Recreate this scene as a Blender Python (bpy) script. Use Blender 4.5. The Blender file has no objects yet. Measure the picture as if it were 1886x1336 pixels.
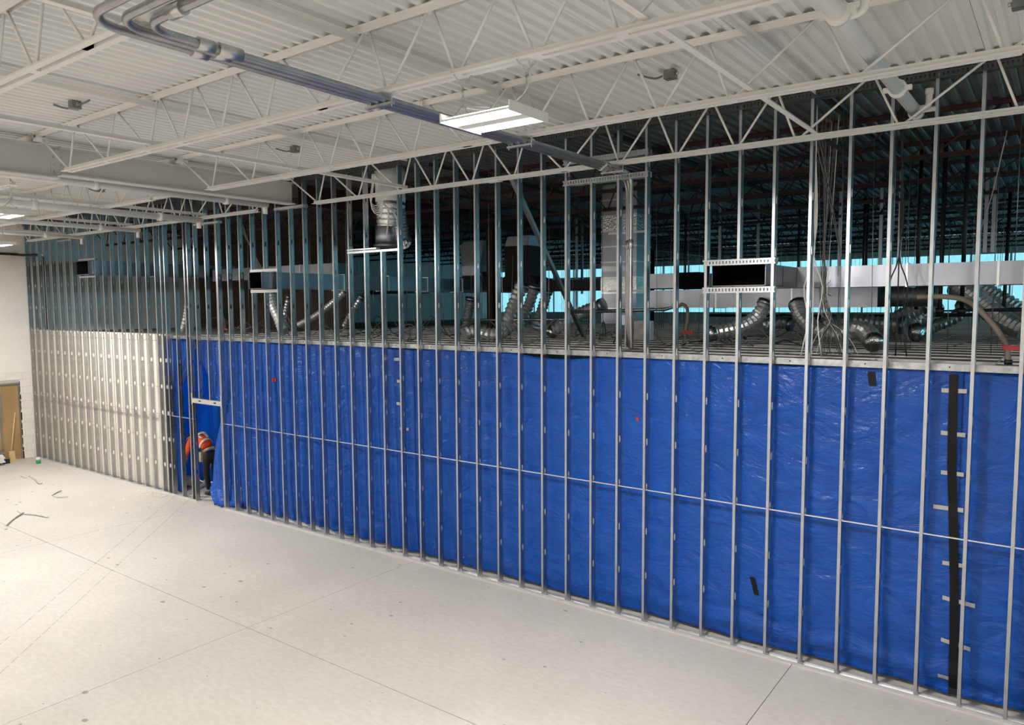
import bpy, math, random
from mathutils import Vector, Matrix, noise
random.seed(7)
sc = bpy.context.scene
COL = sc.collection
# ------------------------------------------------------------------ camera
D, H, FPX = 8.91, 4.31, 1374.19
CAM_POS = Vector((0.0, -D, H))
CAM_ROT = Matrix(((0.80390963, 0.59472448, -0.00566512),
                  (-0.04133298, 0.06536831, 0.9970048),
                  (0.59331348, -0.80126761, 0.07713195)))      # rows: right, up, back
cd = bpy.data.cameras.new('camera'); cam = bpy.data.objects.new('camera', cd); COL.objects.link(cam)
cd.sensor_width = 36.0; cd.lens = FPX / 1886 * 36.0; cd.clip_start = 0.05; cd.clip_end = 200
cam.matrix_world = Matrix.Translation(CAM_POS) @ CAM_ROT.transposed().to_4x4()
sc.camera = cam
# ------------------------------------------------------------------ world, exposure
w = bpy.data.worlds.new('world'); sc.world = w; w.use_nodes = True
w.node_tree.nodes['Background'].inputs[0].default_value = (0.55, 0.8, 0.95, 1)
w.node_tree.nodes['Background'].inputs[1].default_value = 1.0
sc.view_settings.view_transform = 'Standard'; sc.view_settings.look = 'None'
sc.view_settings.gamma = 1.0; sc.view_settings.use_curve_mapping = False
sc.view_settings.exposure = 0.0
LAMP_W, LAMP_COL = 312.0, (1.0, 0.975, 0.93)
DAY = 1.25                               # brightness of the daylit panes in the far wall
PANE_COL = (0.30, 0.73, 0.82)

# ------------------------------------------------------------------ measuring: a pixel of the photograph to a point on a real plane
def ray(x, y):
    return CAM_ROT.transposed() @ Vector((x - 943, 668 - y, -FPX))
def atY(x, y, Y):
    r = ray(x, y); return CAM_POS + r * ((Y + D) / r.y)
def atZ(x, y, Z):
    r = ray(x, y); return CAM_POS + r * ((Z - H) / r.z)
def atX(x, y, X):
    r = ray(x, y); return CAM_POS + r * (X / r.x)

# ------------------------------------------------------------------ mesh building
LOC = {}
class MB:
    def __init__(s): s.v = []; s.f = []; s.smooth = False
    def add(s, vs, fs):
        n = len(s.v); s.v += [tuple(v) for v in vs]; s.f += [tuple(i + n for i in f) for f in fs]; return s
    def box(s, a, b):
        x0, y0, z0 = a; x1, y1, z1 = b
        return s.add([(x0,y0,z0),(x1,y0,z0),(x1,y1,z0),(x0,y1,z0),(x0,y0,z1),(x1,y0,z1),(x1,y1,z1),(x0,y1,z1)],
                     [(0,3,2,1),(4,5,6,7),(0,1,5,4),(1,2,6,5),(2,3,7,6),(3,0,4,7)])
    def bar(s, p, q, wd, ht, up=(0,0,1)):
        p = Vector(p); q = Vector(q); d = (q - p).normalized(); up = Vector(up)
        if abs(d.dot(up)) > .99: up = Vector((1,0,0))
        a = d.cross(up).normalized() * wd / 2; b = a.cross(d).normalized() * ht / 2
        vs = [p-a-b, p+a-b, p+a+b, p-a+b, q-a-b, q+a-b, q+a+b, q-a+b]
        return s.add(vs, [(0,3,2,1),(4,5,6,7),(0,1,5,4),(1,2,6,5),(2,3,7,6),(3,0,4,7)])
    def tube(s, path, r, n=8, cap=True):
        path = [Vector(p) for p in path]; m = len(path); rs = r if isinstance(r, (list, tuple)) else [r] * m
        t0 = (path[1] - path[0]).normalized(); ref = Vector((0,0,1)) if abs(t0.z) < .9 else Vector((1,0,0))
        u = t0.cross(ref).normalized(); vs = []; fs = []
        for i, p in enumerate(path):
            t = (path[min(i+1, m-1)] - path[max(i-1, 0)]).normalized()
            u = (u - t * u.dot(t))
            u = u.normalized() if u.length > 1e-6 else t.orthogonal().normalized()
            b = t.cross(u)
            for k in range(n):
                a = 2 * math.pi * k / n; vs.append(p + (u * math.cos(a) + b * math.sin(a)) * rs[i])
        for i in range(m - 1):
            for k in range(n):
                fs.append((i*n+k, i*n+(k+1) % n, (i+1)*n+(k+1) % n, (i+1)*n+k))
        if cap:
            fs.append(tuple(range(n-1, -1, -1))); fs.append(tuple((m-1)*n + k for k in range(n)))
        s.smooth = True
        return s.add(vs, fs)
    def prism(s, prof, axis, a, b):
        """closed 2D profile swept along an axis; prof are the other two coordinates in xyz order"""
        def P(p, t):
            return {'x': (t, p[0], p[1]), 'y': (p[0], t, p[1]), 'z': (p[0], p[1], t)}[axis]
        n = len(prof)
        vs = [P(p, a) for p in prof] + [P(p, b) for p in prof]
        fs = [(i, (i+1) % n, n + (i+1) % n, n + i) for i in range(n)] + [tuple(range(n-1, -1, -1)), tuple(range(n, 2*n))]
        return s.add(vs, fs)
    def angle(s, axis, a, b, c, dy, dz, t=.005):
        """L section: corner at c, legs dy and dz along the two other axes"""
        c0, c1 = c; sy = 1 if dy > 0 else -1; sz = 1 if dz > 0 else -1
        return s.prism([(c0,c1),(c0+dy,c1),(c0+dy,c1+sz*t),(c0+sy*t,c1+sz*t),(c0+sy*t,c1+dz),(c0,c1+dz)], axis, a, b)
    def mesh(s, name, off=(0,0,0)):
        me = bpy.data.meshes.new(name); o = Vector(off)
        me.from_pydata([tuple(Vector(v) - o) for v in s.v], [], s.f); me.update()
        if s.smooth:
            me.polygons.foreach_set('use_smooth', [len(p.vertices) == 4 for p in me.polygons])
        return me
    def build(s, name, mat, parent=None, label=None, kind=None):
        off = LOC.get(parent.name, (0,0,0)) if parent else (0,0,0)
        o = bpy.data.objects.new(name, s.mesh(name, off)); COL.objects.link(o)
        if mat: o.data.materials.append(mat)
        if parent: o.parent = parent; LOC[o.name] = tuple(off)
        if label: o['label'] = label
        if kind: o['kind'] = kind
        return o
def thing(name, label, cat, loc=(0,0,0), group=None):
    o = bpy.data.objects.new(name, None); COL.objects.link(o); o.empty_display_size = .1
    o.location = loc; LOC[o.name] = tuple(loc); o['label'] = label; o['category'] = cat
    if group: o['group'] = group
    return o
def tag(o, label, cat, group=None):
    o['label'] = label; o['category'] = cat
    if group: o['group'] = group
    return o
def struct(name, loc=(0,0,0)):
    o = bpy.data.objects.new(name, None); COL.objects.link(o); o.location = loc; LOC[o.name] = tuple(loc); o['kind'] = 'structure'
    return o
def inst(src, name, parent, dloc):
    """one more object on the mesh of src"""
    o = bpy.data.objects.new(name, src.data); COL.objects.link(o); o.parent = parent; o.location = dloc
    return o
def copy_tree(o, loc, label=None, group=None):
    r = o.copy(); COL.objects.link(r); r.location = loc
    if label: r['label'] = label
    if group: r['group'] = group
    for c in list(o.children):
        d = c.copy(); COL.objects.link(d); d.parent = r
        for g in list(c.children):
            e = g.copy(); COL.objects.link(e); e.parent = d
    return r
def spline(pts, step=.08):
    pts = [Vector(p) for p in pts]; out = []
    P = [2*pts[0]-pts[1]] + pts + [2*pts[-1]-pts[-2]]
    for i in range(1, len(P)-2):
        a, b, c, d = P[i-1], P[i], P[i+1], P[i+2]; n = max(2, int((c-b).length / step))
        for k in range(n):
            t = k / n
            out.append(.5*((2*b) + (c-a)*t + (2*a-5*b+4*c-d)*t*t + (3*b-a-3*c+d)*t**3))
    out.append(pts[-1]); return out

# ------------------------------------------------------------------ materials
def mat(name, col, rough=.5, metal=0.0, var=0.0, vscale=3.0, bump=0.0, bscale=40.0, col2=None, vrange=(.35,.65),
        stretch=None, emit=None, estr=0.0, detail=4.0, trans=0.0, spec=None):
    m = bpy.data.materials.new(name); m.use_nodes = True; nt = m.node_tree; N = nt.nodes; L = nt.links
    b = N['Principled BSDF']
    b.inputs['Base Color'].default_value = (*col, 1); b.inputs['Roughness'].default_value = rough; b.inputs['Metallic'].default_value = metal
    if spec is not None: b.inputs['Specular IOR Level'].default_value = spec
    tc = N.new('ShaderNodeTexCoord'); mp = N.new('ShaderNodeMapping'); L.new(tc.outputs['Object'], mp.inputs[0])
    if stretch: mp.inputs['Scale'].default_value = stretch
    if col2 or var:
        n = N.new('ShaderNodeTexNoise'); n.inputs['Scale'].default_value = vscale; n.inputs['Detail'].default_value = detail
        L.new(mp.outputs[0], n.inputs['Vector'])
        r = N.new('ShaderNodeValToRGB'); r.color_ramp.elements[0].position, r.color_ramp.elements[1].position = vrange
        c2 = col2 or tuple(c*(1-var) for c in col)
        r.color_ramp.elements[0].color = (*c2, 1); r.color_ramp.elements[1].color = (*col, 1)
        L.new(n.outputs['Fac'], r.inputs[0]); L.new(r.outputs[0], b.inputs['Base Color'])
    if bump:
        n2 = N.new('ShaderNodeTexNoise'); n2.inputs['Scale'].default_value = bscale; n2.inputs['Detail'].default_value = 3
        L.new(mp.outputs[0], n2.inputs['Vector'])
        bp = N.new('ShaderNodeBump'); bp.inputs['Strength'].default_value = bump; bp.inputs['Distance'].default_value = .01
        L.new(n2.outputs['Fac'], bp.inputs['Height']); L.new(bp.outputs[0], b.inputs['Normal'])
    if emit: b.inputs['Emission Color'].default_value = (*emit, 1); b.inputs['Emission Strength'].default_value = estr
    if trans: b.inputs['Transmission Weight'].default_value = trans
    return m
M = {}
M['white'] = mat('white_paint', (.80,.79,.765), .55, var=.05, vscale=1.5)
M['deck'] = mat('white_deck_paint', (.82,.825,.81), .6, var=.06, vscale=.8)
M['deckback'] = mat('bare_deck', (.24,.26,.275), .5, .5, var=.25, vscale=2)
M['stud'] = mat('galvanised_stud', (.51,.525,.55), .30, 1.0, var=.12, vscale=9)
M['track'] = mat('galvanised_track', (.80,.81,.82), .28, 1.0, var=.08, vscale=9)
M['slot'] = mat('punched_slot', (.012,.012,.013), .8)
M['conduit'] = mat('steel_conduit', (.44,.44,.45), .38, 1.0, var=.15, vscale=6)
M['fitting'] = mat('zinc_fitting', (.55,.55,.56), .38, 1.0)
M['girder'] = mat('grey_white_paint', (.60,.595,.575), .55, var=.04)
M['toptrack'] = mat('shaded_track', (.10,.105,.11), .5, .6)  # dark base colour carries the shade up at the deck
M['ledger'] = mat('scuffed_angle', (.50,.51,.52), .45, .9, var=.35, vscale=14)
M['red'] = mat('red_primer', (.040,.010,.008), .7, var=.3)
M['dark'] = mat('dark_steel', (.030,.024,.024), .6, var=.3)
M['blackpipe'] = mat('black_pipe', (.012,.012,.013), .45)
M['galv'] = mat('duct_sheet_metal', (.42,.44,.50), .33, 1.0, var=.15, vscale=2.5, bump=.06, bscale=5)
M['galvdark'] = mat('dull_duct_metal', (.32,.34,.35), .45, .9, var=.25, vscale=3)
M['foil'] = mat('crinkled_foil', (.72,.73,.74), .24, 1.0, bump=.9, bscale=26, var=.2, vscale=10)
M['flex'] = mat('flexible_duct_foil', (.72,.74,.75), .30, .7, bump=.4, bscale=50, var=.2, vscale=8)
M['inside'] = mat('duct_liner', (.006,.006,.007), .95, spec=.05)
M['tile'] = mat('ceiling_tile_back', (.25,.237,.212), .9, var=.3, vscale=1.7)
M['tbar'] = mat('grid_metal', (.66,.67,.66), .4, .15)
M['beige'] = mat('beige_board', (.80,.745,.655), .8, var=.10, vscale=1.2, stretch=(.5,1,2))
M['wallw'] = mat('cream_wall', (.83,.81,.77), .7, var=.05, vscale=1.4)
M['block'] = mat('painted_block', (.80,.765,.71), .75, bump=.15, bscale=30, var=.05)
M['mortar'] = mat('painted_joint', (.50,.475,.44), .85)
M['siding'] = mat('pale_siding', (.72,.78,.77), .6, var=.1)
M['ply'] = mat('brown_board', (.42,.265,.115), .7, var=.22, vscale=2.5, stretch=(1,1,.5))
M['cable'] = mat('grey_cable', (.16,.155,.15), .5)
M['cabledark'] = mat('black_cable', (.02,.02,.022), .5)
M['cablewhite'] = mat('white_cable', (.7,.69,.67), .5)
M['wire'] = mat('hanger_wire', (.30,.31,.32), .4, .8)
M['hose'] = mat('brown_hose', (.23,.19,.155), .6, var=.15)
M['redtag'] = mat('red_tag', (.42,.03,.03), .5)
M['ducttape'] = mat('grey_duct_tape', (.42,.41,.40), .45, .2)
M['blacktape'] = mat('black_tape', (.006,.006,.006), .5, spec=.2)
M['orange'] = mat('orange_vest', (.95,.115,.025), .8, var=.18, vscale=9)
M['reflect'] = mat('reflective_stripe', (.78,.76,.76), .4)
M['trouser'] = mat('black_trousers', (.012,.012,.013), .85)
M['skin'] = mat('skin', (.55,.28,.19), .55)
M['hair'] = mat('dark_hair', (.02,.015,.012), .7)
M['hat'] = mat('hard_hat', (.03,.035,.05), .3)
M['hatrim'] = mat('hat_rim', (.48,.5,.58), .4)
M['pouch'] = mat('tan_pouch', (.40,.33,.22), .8, var=.3, vscale=12)
M['boot'] = mat('boot', (.05,.035,.025), .7)
M['wood'] = mat('pale_wood', (.70,.50,.27), .6, var=.15, vscale=6)
M['bristle'] = mat('straw_bristle', (.55,.41,.18), .9)
M['paperwhite'] = mat('white_board', (.74,.74,.70), .7)
M['yellow'] = mat('yellow_marker', (.55,.58,.06), .6)
M['green'] = mat('green_cup', (.03,.42,.16), .35)
M['boxsteel'] = mat('junction_box_steel', (.30,.31,.30), .45, .7, var=.3, vscale=14)
M['debris'] = mat('pale_strip', (.68,.62,.53), .85, var=.4, vscale=14)
M['debrisdark'] = mat('grey_strip', (.20,.175,.15), .85)
M['plastic'] = mat('grey_plastic', (.42,.46,.55), .5)
M['lamphousing'] = mat('lamp_housing', (.78,.77,.75), .45)
M['led'] = mat('led_diffuser', (1,1,1), .5, emit=(1,.97,.92), estr=14.0)
def pane_mat(nm='daylit_pane', k=1.0):
    m = mat(nm, (.2,.4,.45), .15); nt = m.node_tree; N = nt.nodes; L = nt.links; b = N['Principled BSDF']
    tc = N.new('ShaderNodeTexCoord'); mp = N.new('ShaderNodeMapping'); mp.inputs['Scale'].default_value = (6,6,1.6)
    n = N.new('ShaderNodeTexNoise'); n.inputs['Scale'].default_value = 3; n.inputs['Detail'].default_value = 6
    r = N.new('ShaderNodeValToRGB'); r.color_ramp.elements[0].position = .32; r.color_ramp.elements[1].position = .68
    r.color_ramp.elements[0].color = (PANE_COL[0]*.72, PANE_COL[1]*.8, PANE_COL[2]*.9, 1); r.color_ramp.elements[1].color = (*PANE_COL, 1)
    L.new(tc.outputs['Object'], mp.inputs[0]); L.new(mp.outputs[0], n.inputs['Vector']); L.new(n.outputs['Fac'], r.inputs[0])
    L.new(r.outputs[0], b.inputs['Emission Color']); b.inputs['Emission Strength'].default_value = DAY*k
    return m
M['pane'] = pane_mat(); M['panebright'] = pane_mat('brighter_daylit_pane', 4.5)
def tarp_mat(name, col, translucent=.0):
    m = mat(name, col, .25, spec=.28); nt = m.node_tree; N = nt.nodes; L = nt.links; b = N['Principled BSDF']
    tc = N.new('ShaderNodeTexCoord')
    def nz(scale, st, det):
        mp = N.new('ShaderNodeMapping'); mp.inputs['Scale'].default_value = st; L.new(tc.outputs['Object'], mp.inputs[0])
        n = N.new('ShaderNodeTexNoise'); n.inputs['Scale'].default_value = scale; n.inputs['Detail'].default_value = det; n.inputs['Distortion'].default_value = 1.2
        L.new(mp.outputs[0], n.inputs['Vector']); return n
    a = nz(2.2, (1,1,1.6), 5); c = nz(11, (.6,1,1.4), 3)
    ad = N.new('ShaderNodeMath'); ad.operation = 'MULTIPLY_ADD'; L.new(c.outputs['Fac'], ad.inputs[0]); ad.inputs[1].default_value = .20; L.new(a.outputs['Fac'], ad.inputs[2])
    bp = N.new('ShaderNodeBump'); bp.inputs['Strength'].default_value = .8; bp.inputs['Distance'].default_value = .06
    L.new(ad.outputs[0], bp.inputs['Height']); L.new(bp.outputs[0], b.inputs['Normal'])
    r = N.new('ShaderNodeValToRGB'); r.color_ramp.elements[0].position = .3; r.color_ramp.elements[1].position = .7
    r.color_ramp.elements[0].color = (col[0]*.8, col[1]*.85, col[2]*.88, 1); r.color_ramp.elements[1].color = (col[0]*1.15, col[1]*1.1, col[2]*1.08, 1)
    L.new(a.outputs['Fac'], r.inputs[0]); L.new(r.outputs[0], b.inputs['Base Color'])
    return m
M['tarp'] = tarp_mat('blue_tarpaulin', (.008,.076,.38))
M['tarplight'] = tarp_mat('backlit_blue_tarpaulin', (.012,.16,.58))  # lighter base blue stands for light coming through from behind
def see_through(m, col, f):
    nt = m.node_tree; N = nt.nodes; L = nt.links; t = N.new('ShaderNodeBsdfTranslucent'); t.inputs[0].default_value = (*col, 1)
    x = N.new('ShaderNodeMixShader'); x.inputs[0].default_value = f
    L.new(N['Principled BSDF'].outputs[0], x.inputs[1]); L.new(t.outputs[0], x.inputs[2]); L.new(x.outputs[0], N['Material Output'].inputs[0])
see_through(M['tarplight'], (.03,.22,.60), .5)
def floor_mat():
    m = mat('sealed_concrete', (.62,.575,.52), .42); nt = m.node_tree; N = nt.nodes; L = nt.links; b = N['Principled BSDF']
    geo = N.new('ShaderNodeNewGeometry'); pos = geo.outputs['Position']
    def noise_(scale, det, st=(1,1,1)):
        mp = N.new('ShaderNodeMapping'); mp.inputs['Scale'].default_value = st; L.new(pos, mp.inputs[0])
        n = N.new('ShaderNodeTexNoise'); n.inputs['Scale'].default_value = scale; n.inputs['Detail'].default_value = det; L.new(mp.outputs[0], n.inputs['Vector']); return n
    def ramp(src, p0, p1, c0, c1):
        r = N.new('ShaderNodeValToRGB'); r.color_ramp.elements[0].position = p0; r.color_ramp.elements[1].position = p1
        r.color_ramp.elements[0].color = (*c0, 1); r.color_ramp.elements[1].color = (*c1, 1); L.new(src, r.inputs[0]); return r.outputs[0]
    def mul(a, bb):
        x = N.new('ShaderNodeMix'); x.data_type = 'RGBA'; x.blend_type = 'MULTIPLY'; x.inputs[0].default_value = 1
        L.new(a, x.inputs[6]); L.new(bb, x.inputs[7]); return x.outputs[2]
    c = ramp(noise_(.55, 5).outputs['Fac'], .3, .7, (.545,.515,.475), (.615,.58,.535))
    c = mul(c, ramp(noise_(9, 6, (1,2.2,1)).outputs['Fac'], .28, .62, (.90,.89,.88), (1,1,1)))
    # small dark spots: thrown drops and scuffs, denser in some patches
    v = N.new('ShaderNodeTexVoronoi'); v.inputs['Scale'].default_value = 2.6; v.inputs['Randomness'].default_value = 1; 
    mp = N.new('ShaderNodeMapping'); mp.inputs['Scale'].default_value = (1,1.5,0); L.new(pos, mp.inputs[0]); L.new(mp.outputs[0], v.inputs['Vector'])
    pn = noise_(.45, 1)
    th = N.new('ShaderNodeMapRange'); th.inputs[1].default_value = .38; th.inputs[2].default_value = .62; th.inputs[3].default_value = 0; th.inputs[4].default_value = .12
    L.new(pn.outputs['Fac'], th.inputs[0])
    lt = N.new('ShaderNodeMath'); lt.operation = 'LESS_THAN'; L.new(v.outputs['Distance'], lt.inputs[0]); L.new(th.outputs[0], lt.inputs[1])
    c = mul(c, ramp(lt.outputs[0], 0, 1, (1,1,1), (.55,.53,.52)))
    # two long straight scuff lines left by a removed partition, running at 45 degrees
    sx = N.new('ShaderNodeSeparateXYZ'); L.new(pos, sx.inputs[0])
    s = N.new('ShaderNodeMath'); s.operation = 'ADD'; L.new(sx.outputs[0], s.inputs[0]); L.new(sx.outputs[1], s.inputs[1])
    wob = noise_(14, 2)
    for c0 in (-16.2, -15.63):
        dd = N.new('ShaderNodeMath'); dd.operation = 'SUBTRACT'; L.new(s.outputs[0], dd.inputs[0]); dd.inputs[1].default_value = c0
        ab = N.new('ShaderNodeMath'); ab.operation = 'ABSOLUTE'; L.new(dd.outputs[0], ab.inputs[0])
        ls = N.new('ShaderNodeMath'); ls.operation = 'LESS_THAN'; L.new(ab.outputs[0], ls.inputs[0]); ls.inputs[1].default_value = .013
        gt = N.new('ShaderNodeMath'); gt.operation = 'GREATER_THAN'; L.new(wob.outputs['Fac'], gt.inputs[0]); gt.inputs[1].default_value = .45
        lm = N.new('ShaderNodeMath'); lm.operation = 'LESS_THAN'; L.new(sx.outputs[0], lm.inputs[0]); lm.inputs[1].default_value = -9.6
        a1 = N.new('ShaderNodeMath'); a1.operation = 'MULTIPLY'; L.new(ls.outputs[0], a1.inputs[0]); L.new(gt.outputs[0], a1.inputs[1])
        a2 = N.new('ShaderNodeMath'); a2.operation = 'MULTIPLY'; L.new(a1.outputs[0], a2.inputs[0]); L.new(lm.outputs[0], a2.inputs[1])
        c = mul(c, ramp(a2.outputs[0], 0, 1, (1,1,1), (.70,.68,.67)))
    L.new(c, b.inputs['Base Color'])
    L.new(ramp(noise_(1.3, 4).outputs['Fac'], .3, .7, (.52,)*3, (.68,)*3), b.inputs['Roughness'])
    bp = N.new('ShaderNodeBump'); bp.inputs['Strength'].default_value = .05; bp.inputs['Distance'].default_value = .01
    L.new(noise_(60, 2).outputs['Fac'], bp.inputs['Height']); L.new(bp.outputs[0], b.inputs['Normal'])
    return m
M['floor'] = floor_mat()
M['joint'] = mat('floor_joint', (.20,.18,.16), .9)

# ================================================================== SETTING
XL, XR, YF, YB = -23.8, 12.0, -22.0, 22.0      # end wall, far right, behind the camera, far back wall
ZD, ZC = 6.70, 3.63                            # underside of the roof deck, top of the hung ceiling
# floor: slabs between saw-cut joints
fl = struct('floor')
MB().box((XL-.3, YF-.3, -.25), (XR+.3, YB+.3, -.012)).build('sub_base', M['joint'], fl)
xs = [XL-.2, -21.07, -14.87, -8.67, -2.455, 3.74, 9.94, XR+.2]; ys = [YF-.2, -21.8, -15.6, -9.42, -3.22, 2.98, 9.2, 15.4, YB+.2]
for i in range(len(xs)-1):
    for j in range(len(ys)-1):
        g = .004
        MB().box((xs[i]+g, ys[j]+g, -.2), (xs[i+1]-g, ys[j+1]-g, 0)).build('slab', M['floor'], fl)

# roof deck: ribbed sheets, white over our side, bare over the far side
P = .148
def deck_mesh(n, y0, y1):
    b = MB(); prof = []
    for i in range(n):
        x = i * P
        prof += [(x, ZD), (x+.31*P, ZD), (x+.42*P, ZD+.038), (x+.89*P, ZD+.038)]
    prof.append((n*P - .004, ZD))
    for k in range(len(prof)-1):
        (xa, za), (xb, zb) = prof[k], prof[k+1]
        b.add([(xa,y0,za),(xb,y0,zb),(xb,y1,zb),(xa,y1,za)], [(0,1,2,3)])
    # turned-down lip of the side lap
    b.box((n*P-.007, y0, ZD), (n*P-.004, y1, ZD+.02))
    return b
for nm, y0, y1, mk in (('ceiling', YF, .06, 'deck'), ('ceiling_back', .06, YB, 'deckback')):
    ce = struct(nm)
    NS = int((XR - XL) / (6*P)) + 1
    src = None
    for i in range(NS):
        if src is None: src = deck_mesh(6, y0, y1).build('deck_sheet', M[mk], ce); src.location.x = XL
        else: inst(src, 'deck_sheet', ce, (XL + i*6*P, 0, 0))
MB().box((XL-.3, YF-.3, ZD+.06), (XR+.6, YB+.3, ZD+.3)).build('roof_light_stop', M['white'], kind='structure')  # unseen, added above the deck to stop outside light leaking through the seams

# end wall on the left with a boarded doorway; painted blocks below, smooth above
OY0, OY1, OZ = -1.55, -.285, 2.19
wl = struct('wall_left')
b = MB(); b.box((XL-.3, OY1, 0), (XL-.006, .5, OZ)); b.box((XL-.3, YF, 0), (XL-.006, OY0, OZ)); b.box((XL-.3, YF, OZ), (XL-.006, .5, 2.48))
b.build('block_backing', M['mortar'], wl)
MB().box((XL-.3, YF, 2.48), (XL, .5, ZD)).build('smooth_upper_wall', M['wallw'], wl)
MB().box((XL-.3, .5, 0), (XL, YB, ZD)).build('far_side_wall', M['galvdark'] if False else M['siding'], wl)
BH, BL = .2066, .41
rows = 12
for r in range(rows):
    z0 = r*BH; off = (r % 2) * BL/2
    for k in range(-10, 4):
        ya, yb = k*BL + off, (k+1)*BL + off
        if z0 + BH > OZ + .02 or True:
            ya2, yb2 = max(ya, -3.2), min(yb, .45)
            if yb2 - ya2 < .03: continue
            if z0 < OZ - .01:
                if ya2 < OY1 and yb2 > OY0:
                    if yb2 > OY1 + .03: ya2 = OY1
                    elif ya2 < OY0 - .03: yb2 = OY0
                    else: continue
            MB().box((XL-.02, ya2+.003, z0+.003), (XL+random.uniform(-.001,.001), yb2-.003, z0+BH-.003)).build('block', M['block'], wl)
MB().box((XL-.3, YF, 0), (XL-.001, -3.2, 2.48)).build('smooth_lower_wall', M['wallw'], wl)
# recess behind the doorway
MB().box((XL-.45, OY0-.1, 0), (XL-.31, OY1+.1, OZ+.1)).build('recess_back', M['mortar'], wl)
for nm, a, bb in (('wall_right', (XR, YF, 0), (XR+.3, .4, ZD)), ('wall_front', (XL, YF-.3, 0), (XR, YF, ZD))):
    MB().box(a, bb).build(nm, M['wallw'], kind='structure')

# beige boarded wall behind the studs at the left
bw = struct('wall_beige')
bx = XL + .01; BE = -16.62
b = MB(); b.box((bx, .165, 0), (BE, .30, 3.66)); b.build('board_backing', M['mortar'], bw)
x = bx
while x < BE - .05:
    x1 = min(x + 2.44, BE)
    for z0, z1 in ((.012, 1.22), (1.224, 2.44), (2.444, 3.52)):
        MB().box((x+.002, .150, z0), (x1-.002, .166, z1-.002)).build('wall_board', M['beige'], bw)
    x = x1
MB().box((bx, .145, 3.53), (BE+.02, .31, 3.675)).build('cap_rail', M['beige'], bw)
MB().box((BE, .12, 0), (BE+.11, .31, 3.675)).build('end_post', M['beige'], bw)

# far back wall: ribbed pale siding with two strips of daylit windows
wb = struct('wall_back')
ZW = [(5.60, 5.98), (3.95, 4.95)]
def siding(z0, z1, x0=XL, x1=XR):
    b = MB(); x = x0; pts = []
    while x < x1:
        pts += [(x, YB), (x+.24, YB), (x+.26, YB-.03), (x+.30, YB-.03), (x+.32, YB)]; x += .32
    for k in range(len(pts)-1):
        (xa, ya), (xb, yb) = pts[k], pts[k+1]
        b.add([(xa,ya,z0),(xb,yb,z0),(xb,yb,z1),(xa,ya,z1)], [(0,1,2,3)])
    return b
for z0, z1 in ((5.98, ZD), (4.95, 5.60), (0, 3.95)):
    siding(z0, z1).build('siding_panel', M['siding'], wb)
MB().box((XL, YB+.15, 0), (XR, YB+.4, ZD)).build('outer_skin', M['siding'], wb)
for n, (z0, z1) in enumerate(ZW):
    wd = struct('window_%d' % (n+1))
    b = MB(); b.box((XL, YB-.05, z0-.05), (XR, YB+.08, z0)); b.box((XL, YB-.05, z1), (XR, YB+.08, z1+.05)); b.build('window_frame', M['siding'], wd)
    x = XL; src = None; ms = None; wpan = 1.17
    while x < XR - wpan:
        if src is None:
            src = MB().box((x+.03, YB+.02, z0), (x+wpan-.03, YB+.03, z1)).build('pane', M['pane'], wd)
            ms = MB().box((x-.03, YB-.04, z0), (x+.03, YB+.07, z1)).build('mullion', M['siding'], wd)
        else:
            inst(src, 'pane', wd, (x-XL, 0, 0)); inst(ms, 'mullion', wd, (x-XL, 0, 0))
        x += wpan

# glazed side wall of the far rooms, past the right edge of the photo: its daylight is what shines on the stud webs
MB().box((XR, .4, 0), (XR+.3, YB, 3.9)).build('wall_glazed_base', M['siding'], kind='structure')
MB().box((XR, .4, 5.05), (XR+.3, YB, ZD)).build('wall_glazed_head', M['siding'], kind='structure')
wd = struct('window_3'); y = .6; src = None
while y < YB - 1.3:
    if src is None:
        src = MB().box((XR+.10, y+.03, 3.9), (XR+.12, y+1.27, 5.05)).build('pane', M['panebright'], wd); ms = MB().box((XR+.04, y-.03, 3.9), (XR+.16, y+.03, 5.05)).build('mullion', M['siding'], wd)
    else: inst(src, 'pane', wd, (0, y-.6, 0)); inst(ms, 'mullion', wd, (0, y-.6, 0))
    y += 1.3
MB().box((XR+.2, .4, 3.9), (XR+.3, YB, 5.05)).build('outer_skin', M['siding'], wd)

# hung ceiling of the far rooms, seen from above: grid bars and tile backs
hc = struct('hung_ceiling'); hc['kind'] = 'structure'
TX, TY = 1.22, .61
x0c, y0c = -16.45, .32
nx, ny = 15, 34
near = MB(); src = None
tb = MB()
for j in range(ny+1):
    yy = y0c + j*TY
    tb.box((x0c, yy-.014, ZC-.02), (x0c+nx*TX, yy+.014, ZC+.004)); tb.box((x0c, yy-.006, ZC+.004), (x0c+nx*TX, yy+.006, ZC+.012))
for i in range(nx+1):
    tb.box((x0c+i*TX-.006, y0c, ZC-.015), (x0c+i*TX+.006, y0c+ny*TY, ZC+.006))
tb.build('grid_bars', M['tbar'], hc, kind='stuff')
far = MB()
rr = random.Random(3)
for j in range(ny):
    for i in range(nx):
        xx, yy = x0c + i*TX, y0c + j*TY
        if j < 8:
            t = -rr.random()*.006
            if rr.random() < .04: continue
            if src is None: src = MB().box((xx+.014, yy+.014, ZC-.014), (xx+TX-.014, yy+TY-.014, ZC)).build('ceiling_tile', M['tile'], hc); sx0, sy0 = xx, yy
            else: inst(src, 'ceiling_tile', hc, (xx-sx0, yy-sy0, t))
        else:
            far.box((xx+.014, yy+.014, ZC-.014), (xx+TX-.014, yy+TY-.014, ZC - rr.random()*.006))
far.build('far_tiles', M['tile'], hc, kind='stuff')
MB().box((XL+.02, .32, ZC-.3), (x0c-.02, YB, ZC-.02)).build('side_soffit', M['tile'], hc)
MB().box((x0c+nx*TX+.01, .32, ZC-.3), (XR, YB, ZC-.02)).build('right_soffit', M['tile'], hc)

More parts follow.
